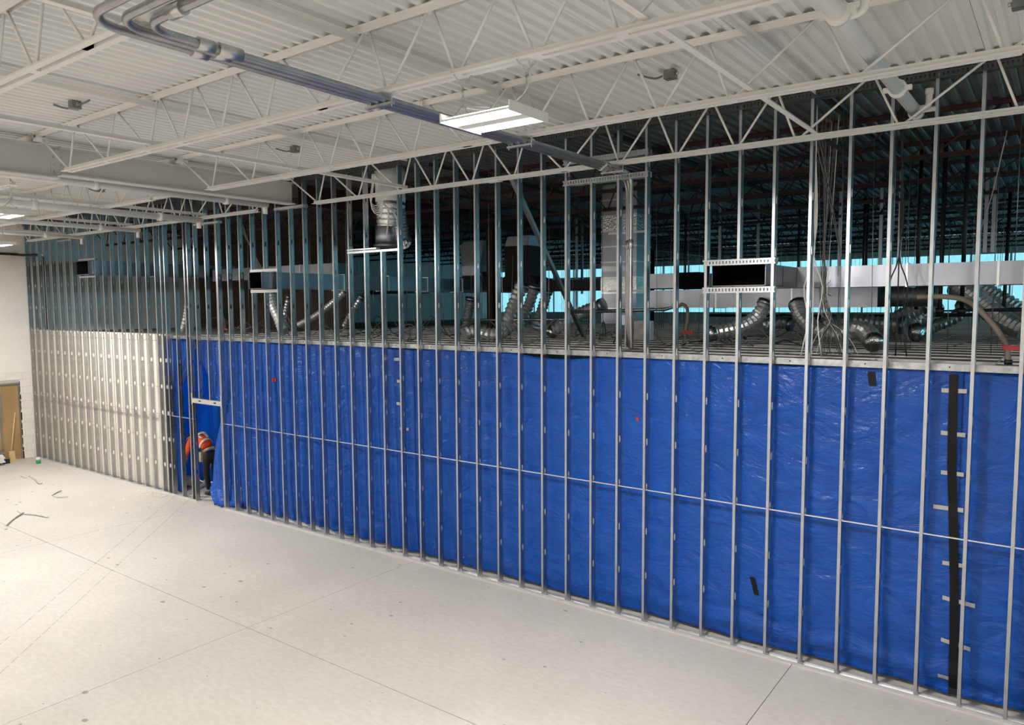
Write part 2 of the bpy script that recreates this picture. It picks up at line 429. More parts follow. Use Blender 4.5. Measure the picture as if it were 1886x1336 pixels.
# ================================================================== STEEL
BAYS = (-5.53, -17.63)
BOT = [0, .86, 1.63, 2.38, 3.07, 4.10, 5.12]
TOP = [.60, 1.34, 2.07, 2.81, 3.80, 4.87, 5.97]
def joist(name, cx, Y, m, label, group, deep=.60):
    zt, zb = ZD - .002, ZD - deep
    r = thing(name, label, 'roof joist', (cx, Y, zb), group)
    L_ = 5.10 + .10
    def chord(xa, xb, zc, up):
        b = MB()
        for s in (-1, 1):
            b.angle('x', xa, xb, (Y + s*.020, zc), s*.052, up*.052, .006)
        for xx in [cx + q*k for q in (BOT if up > 0 else TOP) for k in (-1, 1)]:
            if xa < xx - .06 and xx + .06 < xb: b.box((xx-.05, Y-.020, min(zc, zc+up*.05)), (xx+.05, Y+.020, max(zc, zc+up*.05)))
        return b
    chord(cx-6.02, cx+6.02, zt, -1).build('top_chord', m, r)
    chord(cx-L_, cx+L_, zb, 1).build('bottom_chord', m, r)
    za, zb2 = zt-.045, zb+.045
    pts = []
    seq = [(-t, 1) for t in reversed(TOP)]; bs = [-x for x in reversed(BOT[1:])] + BOT
    nodes = [(cx - TOP[-1], za)]
    tops = [-t for t in reversed(TOP)] + TOP; 
    for i, bx_ in enumerate(bs):
        nodes.append((cx + bx_, zb2)); nodes.append((cx + tops[i+1], za))
    for (xa, z0), (xb, z1) in zip(nodes[:-1], nodes[1:]):
        d = .035 if xb > xa else -.035
        MB().tube([(xa + d, Y, z0), (xb - d, Y, z1)], .0135, 6).build('web_bar', m, r)
    # seats at both ends
    for xa in (cx-6.02, cx+5.85): MB().box((xa, Y-.06, zt-.10), (xa+.17, Y+.06, zt-.055)).build('joist_seat', m, r)
    return r
JY = [-.24, -2.28, -4.33, -6.37, -8.42]
nmA = ['white open-web roof joist hard against the top of the stud wall', 'white open-web roof joist second out from the stud wall, above the lamp',
       'white open-web roof joist from whose lower chord the bright lamp hangs', 'white open-web roof joist at the top left, beside the conduit bends', 'white open-web roof joist above the camera']
nmB = ['white roof joist against the stud wall beyond the girder', 'white roof joist beyond the girder, second out from the stud wall',
       'white roof joist beyond the girder, third out from the stud wall, with a lamp', 'white roof joist beyond the girder at the left edge of the photo']
for i in range(4):
    joist('roof_joist', BAYS[0], JY[i], M['white'], nmA[i], 'white roof joists over the near bay')
for i in range(4):
    joist('roof_joist', BAYS[1], JY[i], M['white'], nmB[i], 'white roof joists beyond the girder')
ords = ['first','second','third','fourth','fifth','sixth','seventh','eighth','ninth','tenth']
for k in range(10):
    Y = 1.80 + 2.045*k
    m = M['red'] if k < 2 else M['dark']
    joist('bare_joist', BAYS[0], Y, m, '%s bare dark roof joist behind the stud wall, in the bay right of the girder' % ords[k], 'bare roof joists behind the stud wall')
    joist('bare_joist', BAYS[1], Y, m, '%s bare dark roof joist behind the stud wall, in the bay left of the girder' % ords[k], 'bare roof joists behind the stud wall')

def girder(name, y0, y1, zb, m, label, x=-11.66, zt=6.585):
    r = thing(name, label, 'steel beam', (x, (y0+y1)/2, zb))
    MB().box((x-.11, y0, zb), (x+.11, y1, zb+.018)).build('bottom_flange', m, r)
    MB().box((x-.11, y0, zt-.018), (x+.11, y1, zt)).build('top_flange', m, r)
    MB().box((x-.007, y0, zb+.018), (x+.007, y1, zt-.018)).build('beam_web', m, r)
    return r
g1 = girder('roof_girder', -9.5, -4.06, 6.135, M['girder'], 'white steel girder at the left edge, the deeper length before the bolted splice')
g2 = girder('roof_girder', -4.04, -.02, 6.19, M['girder'], 'white steel girder running into the top of the stud wall')
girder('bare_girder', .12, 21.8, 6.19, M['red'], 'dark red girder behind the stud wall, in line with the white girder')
b = MB(); b.box((-11.652, -4.14, 6.21), (-11.640, -3.96, 6.55)); b.build('splice_plate', M['girder'], g2)
for z in (6.24, 6.34, 6.44, 6.52):
    for y in (-4.10, -4.00):
        MB().tube([(-11.641, y, z), (-11.622, y, z)], .016, 6).build('bolt', M['fitting'], g2)
# bridging angles tying the joists together
def bridging(x, y0, y1, m, label, tops=True):
    r = thing('bridging_angle', label, 'steel brace', (x, (y0+y1)/2, 6.15))
    MB().angle('y', y0, y1, (x, 6.155), .055, .055, .006).build('lower_angle', m, r)
    if tops: MB().angle('y', y0, y1, (x, 6.645), .055, -.055, .006).build('upper_angle', m, r)
for x, t in ((-8.5, 'left of the conduits'), (-5.06, 'alongside the conduits'), (-2.30, 'ending above the opening of the right-hand duct')):
    bridging(x, -8.4, -.2, M['white'], 'white bridging angles crossing the near joists ' + t)
for x, t in ((-20.6, 'farthest left'), (-17.2, 'midway'), (-14.2, 'next to the girder')):
    bridging(x, -8.4, -.2, M['white'], 'white bridging angles crossing the joists beyond the girder, ' + t)
for x, t in ((-8.5, 'left'), (-5.06, 'middle'), (-2.30, 'right')):
    bridging(x, .3, 21.5, M['dark'], 'dark bridging angles crossing the bare joists behind the studs, %s line' % t)
# columns and a diagonal brace behind the studs
def column(x, y, label):
    r = thing('steel_column', label, 'column', (x, y, 0))
    b = MB(); b.box((x-.09, y-.10, .02), (x+.09, y-.085, 6.19)); b.box((x-.09, y+.085, .02), (x+.09, y+.10, 6.19)); b.build('column_flanges', M['red'], r)
    MB().box((x-.006, y-.085, .02), (x+.006, y+.085, 6.19)).build('column_web', M['red'], r)
    MB().box((x-.17, y-.17, 0), (x+.17, y+.17, .02)).build('base_plate', M['red'], r)
column(-11.66, 6.0, 'dark red steel column behind the studs, left of the diagonal brace')
column(-11.66, 15.0, 'dark steel column far behind under the red girder')
br = thing('diagonal_brace', 'flat grey diagonal brace running down behind the studs from the joist', 'steel brace', (-7.0, .6, 6.1))
pa, pb = Vector((-6.72, .16, 6.22)), Vector((-7.22, 3.1, 3.70))
MB().bar(pa, pb, .10, .008, (0,1,.8)).build('brace_strap', M['conduit'], br)
d_ = (pb-pa).normalized()
MB().bar(pa + Vector((.05,0,-.03)), pb + Vector((.05,0,-.03)), .008, .06, (0,1,.8)).build('brace_leg', M['conduit'], br)
MB().box((-6.85, -.30, 6.085), (-6.62, -.18, 6.099)).build('brace_gusset', M['white'], br)

# ================================================================== STUD WALL
SP, SX0, SD, FW = .4096, -.345, .092, .033
ZT = 6.655
HOLES = [.655 + .608*k for k in range(10)]
_cache = {}
def stud_mb(x, z0, z1):
    """C-stud open toward -X: front flange from x to x+FW, ribbed web with knockouts on its +X side"""
    b = MB(); t = .0016; xw = x + FW; SL = .004
    ya, yb = .026, .066
    def X(y): return xw + SL*max(0, min(1, (y-ya)/(yb-ya)))
    def strip(y0, y1, za, zb):
        b.add([(X(y0),y0,za),(X(y1),y1,za),(X(y1),y1,zb),(X(y0),y0,zb)], [(0,1,2,3)])
    strip(0, ya, z0, z1); strip(yb, SD, z0, z1)
    zs = z0; yc, hw, hh = (ya+yb)/2, .0185, .05
    for h in HOLES:
        if h - .075 < zs or h + .075 > z1: continue
        strip(ya, yb, zs, h-.06)
        o = [(ya,h-.06),(yc,h-.06),(yb,h-.06),(yb,h),(yb,h+.06),(yc,h+.06),(ya,h+.06),(ya,h)]
        i_ = [(yc-hw*.75,h-hh+.012),(yc,h-hh),(yc+hw*.75,h-hh+.012),(yc+hw,h),(yc+hw*.75,h+hh-.012),(yc,h+hh),(yc-hw*.75,h+hh-.012),(yc-hw,h)]
        b.add([(X(p),p,q) for p, q in o] + [(X(p),p,q) for p, q in i_], [(k,(k+1)%8,8+(k+1)%8,8+k) for k in range(8)])
        zs = h + .06
    strip(ya, yb, zs, z1)
    b.box((x, 0, z0), (xw, t, z1)); b.box((x, SD-t, z0), (xw+SL, SD, z1))
    b.box((x, t, z0), (x+t, .010, z1)); b.box((x, SD-.010, z0), (x+t, SD-t, z1))
    return b
sw = thing('stud_wall', 'tall galvanised steel stud wall framing running the length of the room', 'wall framing', (-11.5, .046, 0))
_st = {}
def stud(x, z0=.004, z1=ZT, lab=None):
    key = (z0, z1)
    if key not in _st:
        _st[key] = (stud_mb(x, z0, z1).build('stud', M['stud'], sw), x)
        o = _st[key][0]
    else:
        s, xs_ = _st[key]; o = inst(s, 'stud', sw, (x - xs_, 0, 0))
    if lab: o['label'] = lab
    return o
cut = {7: [(.004, 4.44), (4.84, ZT)], 11: [(.004, 5.955), (6.30, ZT)], 12: [(.004, 5.955), (6.30, ZT)], 22: [(.004, 5.22)],
       30: [(.004, 4.60), (5.01, ZT)], 48: [(.004, 5.09), (5.52, ZT)], 28: [(.004, 6.14)], 35: [(2.31, ZT)], 36: [(2.31, ZT)]}
SK = {k: SX0 - SP*k for k in range(-4, 58)}
for k, x in SK.items():
    for z0, z1 in cut.get(k, [(.004, ZT)]): stud(x, z0, z1)
stud(-16.49); stud(-15.37)
stud(-14.235)
# tracks
def track(x0, x1, z0, up, name='bottom_track', mk='track', lip=.034):
    b = MB(); y0, y1 = -.004, SD+.004; s = 1 if up else -1
    b.box((x0, y0, min(z0, z0+s*.003)), (x1, y1, max(z0, z0+s*.003)))
    za, zb = sorted((z0, z0+s*lip))
    b.box((x0, y0-.002, za), (x1, y0, zb)); b.box((x0, y1, za), (x1, y1+.002, zb))
    return b.build(name, M[mk], sw)
track(XL+.02, -15.33, .001, True); track(-14.25, 1.3, .001, True)
for xa, xb in ((XL+.02, -15.34), (-14.24, 1.3)):       # stiffening ribs rolled into the track floor
    b = MB()
    for y in (.03, .062): b.box((xa, y-.003, .004), (xb, y+.003, .007))
    b.build('track_rib', M['track'], sw)
def slotted(x0, x1, z0, z1, name, pitch=.042, sw_=.016, up=True):
    """channel with a row of upright slots punched through its front face"""
    b = MB(); y0, y1 = -.006, SD+.004
    b.box((x0, y0+.003, z1-.003 if up else z0), (x1, y1, z1 if up else z0+.003))
    b.box((x0, y1-.002, z0), (x1, y1, z1))
    m_, q = .25*(z1-z0), (z1-z0)
    b.box((x0, y0, z0), (x1, y0+.003, z0+m_)); b.box((x0, y0, z1-m_), (x1, y0+.003, z1))
    n = int((x1-x0)/pitch)
    for i in range(n):
        xa = x0 + i*pitch + sw_; b.box((xa, y0, z0+m_), (x0+(i+1)*pitch, y0+.003, z1-m_))
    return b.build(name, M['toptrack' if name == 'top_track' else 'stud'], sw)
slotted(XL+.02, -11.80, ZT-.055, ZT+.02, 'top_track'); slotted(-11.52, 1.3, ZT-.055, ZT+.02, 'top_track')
# headers round the openings
slotted(SK[8]-.02, SK[6]+.05, 4.775, 4.845, 'slotted_header', up=False); slotted(SK[8]-.02, SK[6]+.05, 4.44, 4.51, 'slotted_header')
slotted(SK[13]-.03, SK[10]+.05, 5.95, 6.022, 'slotted_header'); slotted(SK[13]-.03, SK[10]+.05, 6.235, 6.305, 'slotted_header', up=False)
def header(x0, x1, z0, z1, name='header'):
    b = MB(); y0, y1 = -.005, SD+.004
    b.box((x0, y0, z0), (x1, y0+.002, z1)); b.box((x0, y1-.002, z0), (x1, y1, z1)); b.box((x0, y0, z1-.002), (x1, y1, z1))
    return b.build(name, M['track'], sw)
header(SK[24]-.01, SK[21]+.04, 5.22, 5.255); header(SK[24]-.01, SK[22]-.1, 5.27, 5.295)
header(SK[31]-.02, SK[29]+.04, 4.975, 5.035); header(SK[31]-.02, SK[29]+.04, 4.575, 4.635)
header(SK[49]-.02, SK[47]+.04, 5.50, 5.54); header(SK[49]-.02, SK[47]+.04, 5.065, 5.10)
header(SK[29]-.02, SK[27]+.05, 6.13, 6.18)
header(-15.04, -14.13, 6.03, 6.075); header(-21.62, -20.80, 6.045, 6.085)
dh = header(-15.36, -14.22, 2.205, 2.31, 'door_header')
for x in (-15.05, -14.47):
    b = MB(); b.box((x-.045, -.007, 2.245), (x+.045, -.004, 2.272)); b.build('header_knockout', M['slot'], dh)
b = MB(); b.box((-15.375, -.008, 2.17), (-15.33, -.004, 2.42)); b.box((-14.255, -.008, 2.17), (-14.21, -.004, 2.42)); b.build('header_clip', M['track'], sw)
# cold-rolled bridging channel through the knockouts
for xa, xb in ((XL+.05, -15.36), (-14.22, 1.2)):
    b = MB(); b.box((xa, .027, 1.836), (xb, .065, 1.839)); b.box((xa, .027, 1.826), (xb, .0285, 1.836)); b.box((xa, .0635, 1.826), (xb, .065, 1.836))
    b.build('bridging_channel', M['track'], sw)
# ledger angle carrying the hung ceiling just behind the studs
lg = MB(); lg.angle('x', -16.5, 1.3, (.112, 3.59), .12, .075, .003)
lg = lg.build('ledger_angle', M['ledger']); tag(lg, 'long galvanised wall angle above the blue tarps, behind the studs', 'metal trim')
for k in range(0, 39, 1):
    x = SK[k] + .21
    if k % 2 == 0: MB().tube([(x, .1125, 3.63), (x, .106, 3.63)], .008, 6).build('screw', M['slot'], lg)

# ================================================================== TARPS
def smooth(a, b, x):
    t = max(0, min(1, (x-a)/(b-a))); return t*t*(3-2*t)
def tarp_y(x, z):
    fold = smooth(-6.5, -9.5, x)                       # hangs in folds at the left, flatter at the right
    h = smooth(3.6, 2.4, z)
    y = .19
    y += fold * (.030*math.sin(x*15.5 + 1.6*noise.noise((x*.9, 0, z*.25)) + .25*z) + .014*math.sin(x*31 + z*.7)) * (.45 + .55*h)
    y += (.030 - .010*fold) * noise.noise((x*.8, 3.1, z*.9)) + .016*noise.noise((x*2.3+z*.9, 7.7, z*2.0 - x*.4)) + .007*noise.noise((x*6, 1.7, z*6))
    # sagging swags and slack gathered at the floor
    y += .045*smooth(.7, 0, z) + .018*(1 + 1.2*smooth(-4.5, -2.5, x))*smooth(.6, .05, z)*math.sin(z*17 + 2*noise.noise((x*.9, 9, 0)))
    return max(y, .125)
def tarp_top(x):
    return 3.605 - .035*max(0, math.sin(x*2.0 + .8)) - .05*math.exp(-((x+5.9)/.9)**2) - .03*math.exp(-((x+.45)/.25)**2)
def tarp(name, x0, x1, m, label, yoff=0.0, zbot=None, dx=.05, dz=.045):
    nx_ = int((x1-x0)/dx); nz_ = int(3.6/dz); b = MB()
    for i in range(nx_+1):
        x = x0 + (x1-x0)*i/nx_
        zt = tarp_top(x); zb = .02 + .035*abs(noise.noise((x*1.2, 5, 0))) + .02
        for j in range(nz_+1):
            z = zb + (zt-zb)*j/nz_; b.v.append((x, tarp_y(x, z)+yoff, z))
    for i in range(nx_):
        for j in range(nz_):
            a = i*(nz_+1)+j; b.f.append((a, a+nz_+1, a+nz_+2, a+1))
    b.smooth = True
    o = b.build(name, m)
    md = o.modifiers.new('thickness', 'SOLIDIFY'); md.thickness = .002
    return tag(o, label, 'tarp', 'blue tarpaulins hung behind the studs')
XS1, XS2 = -8.80, -.86
tarp('tarpaulin', -13.98, XS1+.06, M['tarp'], 'blue tarp in tight vertical folds right of the doorway', 0.0)
tarp('tarpaulin', XS1, XS2+.03, M['tarp'], 'wide blue tarp in the middle, from the grey tape tabs to the black tape seam', -.012)
tarp('tarpaulin', XS2-.02, 1.35, M['tarp'], 'blue tarp right of the long black tape seam', .012)
def side_tarp():
    b = MB(); nu, nv = 24, 50
    for j in range(nv+1):
        z = 3.58 - 3.55*j/nv
        right = -15.45 - .85*smooth(3.5, 2.2, z) + .05*math.sin(z*3)
        for i in range(nu+1):
            x = -16.5 + (right+16.5)*i/nu
            b.v.append((x, .22 + .03*math.sin(i*1.1+z*.6) + .02*noise.noise((x*3, z, 4)), z))
    for j in range(nv):
        for i in range(nu):
            a = j*(nu+1)+i; b.f.append((a, a+1, a+nu+2, a+nu+1))
    b.smooth = True
    o = b.build('tarpaulin', M['tarp']); md = o.modifiers.new('thickness', 'SOLIDIFY'); md.thickness = .002
    tag(o, 'narrow blue tarp left of the doorway, drawn aside against the beige wall', 'tarp', 'blue tarpaulins hung behind the studs')
side_tarp()
# curtain end pulled out through the doorway, gathered at the floor
def curtain():
    b = MB(); nu, nv = 36, 60
    for j in range(nv+1):
        v = j/nv                                  # 0 at top, 1 at floor
        z = 3.59*(1-v) + .03
        left = -15.40 + .45*smooth(3.5, 2.45, z) + .36*smooth(2.5, 2.15, z) - .36*smooth(2.2, .7, z) + .34*smooth(.35, .04, z)
        out = -.20*smooth(.55, .05, z)
        for i in range(nu+1):
            u = i/nu
            x = left + (-13.90-left)*u
            y = .205 + .035*math.sin(u*17 + z*.8) * (.4+.6*smooth(3.4, 2.2, z)) + .02*noise.noise((u*5, z*1.6, 2)) + out*(1-u) + .012*math.sin(u*40+z*3)*smooth(.8, .1, z)
            b.v.append((x, y - .03*(1-u)*smooth(2.6, 1.2, z), z))
    for j in range(nv):
        for i in range(nu):
            a = j*(nu+1)+i; b.f.append((a, a+1, a+nu+2, a+nu+1))
    b.smooth = True
    o = b.build('tarpaulin', M['tarp']); md = o.modifiers.new('thickness', 'SOLIDIFY'); md.thickness = .002
    tag(o, 'blue tarp flap bulging out of the doorway and bunched on the floor', 'tarp', 'blue tarpaulins hung behind the studs')
curtain()
def backdrop(x0, x1, Y, m, label, ph):
    b = MB(); nx_, nz_ = 40, 30
    for i in range(nx_+1):
        x = x0 + (x1-x0)*i/nx_
        for j in range(nz_+1):
            z = .02 + 3.29*j/nz_
            b.v.append((x + .06*math.sin(z*1.1+ph)*(i/nx_), Y + .05*math.sin(x*9+ph+.4*z) + .03*noise.noise((x*2, z*1.2, ph)), z))
    for i in range(nx_):
        for j in range(nz_):
            a = i*(nz_+1)+j; b.f.append((a, a+nz_+1, a+nz_+2, a+1))
    b.smooth = True
    o = b.build('tarpaulin', m); md = o.modifiers.new('thickness', 'SOLIDIFY'); md.thickness = .002
    tag(o, label, 'tarp', 'blue tarpaulins hung behind the studs')
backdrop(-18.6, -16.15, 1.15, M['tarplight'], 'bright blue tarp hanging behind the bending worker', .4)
backdrop(-16.3, -14.2, 1.25, M['tarp'], 'darker blue tarp deep inside the doorway, right of the bright one', 2.0)

# tape on the tarps
def tape(pts, wd, m, label, name='tape_strip', hor=False, group=None, off=.010):
    """a ribbon lying on the tarp: pts are photo pixels, wd in metres"""
    w_ = [atY(px, py, .17) for px, py in pts]; b = MB(); fine = []
    for p, q in zip(w_[:-1], w_[1:]):
        n = max(2, int((q-p).length/.06))
        fine += [p.lerp(q, k/n) for k in range(n)]
    fine.append(w_[-1])
    for p in fine:
        for s in (-.5, -.17, .17, .5):
            x, z = (p.x, p.z + s*wd) if hor else (p.x + s*wd, p.z)
            b.v.append((x, tarp_y(x, max(z, .03)) - .012 - off, z))
    n = len(fine)
    for i in range(n-1):
        for k in range(3):
            a = i*4+k; b.f.append((a, a+1, a+5, a+4))
    o = b.build(name, m); md = o.modifiers.new('thickness', 'SOLIDIFY'); md.thickness = .0025
    tag(o, label, 'tape', group); return o
tape([(1757,690),(1755,760),(1753,860),(1756,980),(1758,1080),(1757,1180),(1754,1283)], .085, M['blacktape'], 'long black tape seam running down the tarp near the right edge', 'tape_seam', off=.016)
tabs = [((1734,719),(1781,721),'topmost'), ((1733,797),(1778,802),'second from the top'), ((1733,870),(1775,875),'third from the top'), ((1719,933),(1774,941),'fourth from the top'),
        ((1736,1036),(1781,1043),'fifth from the top'), ((1736,1100),(1796,1116),'sixth from the top'), ((1733,1178),(1787,1197),'second from the bottom'), ((1727,1245),(1752,1253),'lowest')]
for a, c, t in tabs:
    tape([a, c], .045, M['ducttape'], 'grey duct tape tab crossing the black seam, %s' % t, 'tape_tab', True, 'grey tape tabs across the black seam')
for k, (a, c) in enumerate([((727,662),(738,662)), ((732,702),(741,703)), ((732,743),(741,744)), ((738,789),(752,791))]):
    tape([a, c], .05, M['ducttape'], 'short grey tape tab on the tarp seam left of centre, %s' % ('topmost','second from the top','third from the top','lowest')[k], 'tape_tab', True, 'grey tape tabs on the middle seam')
tape([(1604,685),(1607,711)], .075, M['blacktape'], 'short black tape patch high on the tarp, below the ledger', 'tape_patch')
tape([(1386,1063),(1394,1096)], .062, M['blacktape'], 'short tilted black tape patch low on the tarp', 'tape_patch')
tape([(1172,772),(1177,772)], .05, M['redtag'], 'tiny red tape mark on the tarp at mid height, right of centre', 'tape_mark', True)
tape([(502,700),(508,700)], .075, M['redtag'], 'tiny red tape mark on the folded tarp, right of the doorway', 'tape_mark', True)

# ================================================================== LAMPS
def lamp_thing(name, cx, cy, cz, label, cat='light', swing=0.0):
    r = thing(name, label, cat, (cx, cy, cz), 'hanging twin-strip lamps')
    hx, hy = .32, .235
    # pan: back plate with sloping shoulders, centre spine between the two diffusers
    b = MB()
    b.prism([(cy-hy, cz), (cy-hy, cz+.012), (cy-hy*.55, cz+.055), (cy+hy*.55, cz+.055), (cy+hy, cz+.012), (cy+hy, cz), (cy+hy-.012, cz), (cy+hy*.52, cz+.04), (cy-hy*.52, cz+.04), (cy-hy+.012, cz)], 'x', cx-hx, cx+hx)
    b.build('housing', M['lamphousing'], r)
    MB().box((cx-hx, cy-.060, cz-.004), (cx+hx, cy+.060, cz+.038)).build('centre_spine', M['lamphousing'], r)
    for sgn in (-1, 1):
        MB().box((cx+sgn*hx, cy-hy-.01, cz-.012), (cx+sgn*(hx+.012), cy+hy+.01, cz+.06)).build('end_plate', M['lamphousing'], r)
        yc = cy + sgn*.142
        b = MB(); b.prism([(yc-.075, cz+.010), (yc-.062, cz-.008), (yc+.062, cz-.008), (yc+.075, cz+.010), (yc+.062, cz+.03), (yc-.062, cz+.03)], 'x', cx-hx+.012, cx+hx-.012)
        b.build('diffuser', M['led'], r)
        ld = bpy.data.lights.new('lamp_light', 'AREA'); ld.shape = 'RECTANGLE'; ld.size = 2*hx-.04; ld.size_y = .14; ld.energy = LAMP_W/2; ld.color = LAMP_COL
        lo = bpy.data.objects.new('lamp_light', ld); COL.objects.link(lo); lo.parent = r; lo.location = (0, sgn*.142, -.012)
    # chains: V bridle, links up to the joist chord, loop round the chord
    ztop = 6.08
    for sgn in (-1, 1):
        xx = cx + sgn*.30
        b = MB(); b.tube([(xx, cy-.13, cz+.05), (xx+sgn*.005, cy, cz+.17)], .003, 5); b.tube([(xx, cy+.13, cz+.05), (xx+sgn*.005, cy, cz+.17)], .003, 5)
        b.build('bridle_wire', M['fitting'], r)
        b = MB(); z = cz+.17; k = 0; ln = .034
        def link(c, up, flat):
            u = Vector(up).normalized(); s_ = Vector((1,0,0)) if flat else Vector((0,1,0))
            s_ = (s_ - u*s_.dot(u)).normalized(); pts = []
            for q in range(9):
                a = 2*math.pi*q/8; pts.append(Vector(c) + u*math.cos(a)*.022 + s_*math.sin(a)*.010)
            b.tube(pts, .0028, 5, False)
        while z < ztop - .10:
            link((xx+sgn*.005, cy, z+.017), (0,0,1), k % 2); z += ln; k += 1
        for sy in (-1, 1):
            p0, p1 = Vector((xx+sgn*.005, cy, z)), Vector((xx+sgn*(.0)+sy*.06, cy+sy*.075, ztop+.05))
            n = int((p1-p0).length/ln)
            for q in range(n): link(p0.lerp(p1, (q+.5)/n), p1-p0, q % 2)
        b.build('chain', M['fitting'], r)
    pts = spline([(cx+.30, cy+.02, 6.16), (cx+.315, cy+.03, 5.98), (cx+.30, cy-.015, 5.86), (cx+.27, cy-.03, cz+.13), (cx+.18, cy-.05, cz+.07), (cx-.02, cy-.06, cz+.075), (cx-.16, cy-.12, cz+.10), (cx-.14, cy-.07, cz+.115), (cx+.02, cy-.07, cz+.085)], .04)
    MB().tube(pts, .008, 6).build('power_cord', M['cablewhite'], r)
    return r
lamp = lamp_thing('hanging_lamp', -3.55, -4.33, 5.70, 'bright twin-strip lamp hanging on chains from the joist, top centre')
copy_tree(lamp, (-12.95, -4.33, 5.70), 'lit twin-strip lamp at the left edge of the photo, the upper of the two there')
copy_tree(lamp, (-19.05, -2.28, 5.70), 'lit twin-strip lamp at the left edge of the photo, the lower of the two there')
for x, y in ((5.8, -4.33), (-19.0, -16), (-12.95, -14.5), (-3.55, -14.5), (5.8, -13.0), (-8.0, -20), (2.0, -20)):   # the rest of the rows, behind the camera
    ld = bpy.data.lights.new('lamp_light', 'AREA'); ld.shape = 'RECTANGLE'; ld.size = .6; ld.size_y = .4; ld.energy = LAMP_W; ld.color = LAMP_COL
    lo = bpy.data.objects.new('lamp_light', ld); COL.objects.link(lo); lo.location = (x, y, 5.69)

# ================================================================== CONDUITS, PIPES, BOXES OVERHEAD
def fit(b, p, q, r): b.tube([p, q], r, 10)
CX = [-4.70, -4.785, -4.87]
ce_y = [-6.42, -6.56, -6.70]; dn_y = [.12, .235, .35]
for i in range(3):
    x = CX[i]; yb = ce_y[i]; R = .20 + .03*i
    t = thing('steel_conduit', ['steel conduit of the overhead run nearest the wall end bend, innermost of three', 'middle steel conduit of the three in the overhead run', 'outermost steel conduit of the three, farthest left at the bend'][i], 'conduit', (x, -3, 6.06), 'three conduits crossing overhead')
    z = 6.055; pts = []
    xin = CX[0] + .9
    pts.append((3.0, yb, z)); 
    cxx, cyy = x + R, yb + R
    for k in range(9):
        a = math.pi*1.5 - (math.pi/2)*k/8
        pts.append((cxx + R*math.cos(a), cyy + R*math.sin(a), z))
    ye = dn_y[i] + .0
    Rz = .17 + .06*i
    for k in range(9):
        a = (math.pi/2)*k/8
        pts.append((x, ye - Rz + Rz*math.sin(a), z - Rz + Rz*math.cos(a)))
    pts.append((x, ye, 4.2)); pts.append((x + (.02), ye, 3.72))
    MB().tube(pts, .028, 10).build('tube', M['conduit'], t)
    b = MB()
    if i == 0:
        fit(b, (x, -6.05, z), (x, -5.93, z), .042)
        t2 = MB(); fit(t2, (x, -5.90, z), (x, -5.72, z), .046); t2.build('coupling', M['fitting'], t)
        t3 = MB(); fit(t3, (x+.34, yb, z), (x+.48, yb, z), .044); t3.build('coupling', M['fitting'], t)
    else: fit(b, (x, -5.75 - .12*i, z), (x, -5.63 - .12*i, z), .040)
    b.build('strap', M['fitting'], t)
    MB().tube([(x, -.62+.1*i, z), (x, -.48+.1*i, z)], .037, 10).build('end_coupling', M['fitting'], t)
    MB().tube([(x, ye, 5.05), (x, ye, 5.17)], .034, 10).build('drop_coupling', M['fitting'], t)
for k, y in enumerate((-4.33, -2.28, -.24)):
    t = thing('conduit_hanger', 'small strut trapeze holding the conduits under the %s joist' % ('third','second','first')[k], 'bracket', (-4.785, y, 6.02))
    MB().box((-4.95, y-.02, 6.003), (-4.62, y+.02, 6.024)).build('strut', M['fitting'], t)
    for x in (-4.935, -4.635): MB().tube([(x, y, 5.985), (x, y, 6.17)], .005, 6).build('threaded_rod', M['fitting'], t)
# white sprinkler main over the right side with grooved couplings and an elbow beyond the studs
t = thing('sprinkler_main', 'thick white pipe at upper right, passing over the stud wall', 'pipe', (-1.37, -3, 6.36))
PX, PZ = -1.345, 6.30
MB().tube([(PX, -8.6, PZ), (PX, .02, PZ)], .06, 16).build('pipe', M['white'], t)
MB().tube([(PX, .02, PZ), (PX, .10, PZ-.005)], .075, 14).build('end_cap', M['white'], t)
for y in (-3.30, -1.02):
    b = MB(); b.tube([(PX, y-.035, PZ), (PX, y+.035, PZ)], .083, 14); b.build('grooved_coupling', M['white'], t)
    MB().box((PX-.12, y-.025, PZ-.02), (PX+.12, y+.025, PZ+.02)).build('coupling_lugs', M['white'], t)
MB().tube(spline([(PX, -.10, PZ), (PX+.10, -.10, PZ), (PX+.135, -.10, PZ+.03), (PX+.14, -.10, PZ+.15)], .04), .032, 10).build('branch_elbow', M['white'], t)
MB().tube([(PX, -.0, PZ), (PX+.19, -.0, PZ)], .026, 10).build('branch_outlet', M['white'], t)
MB().tube([(PX+.14, -.10, PZ+.13), (PX+.14, -.10, PZ+.185)], .04, 10).build('branch_cap', M['white'], t)
b = MB(); b.tube(spline([(PX+.02, -3.22, PZ), (PX+.11, -3.22, PZ), (PX+.15, -3.22, PZ+.03), (PX+.155, -3.22, PZ+.10)], .04), .03, 10); b.build('branch_elbow', M['white'], t)
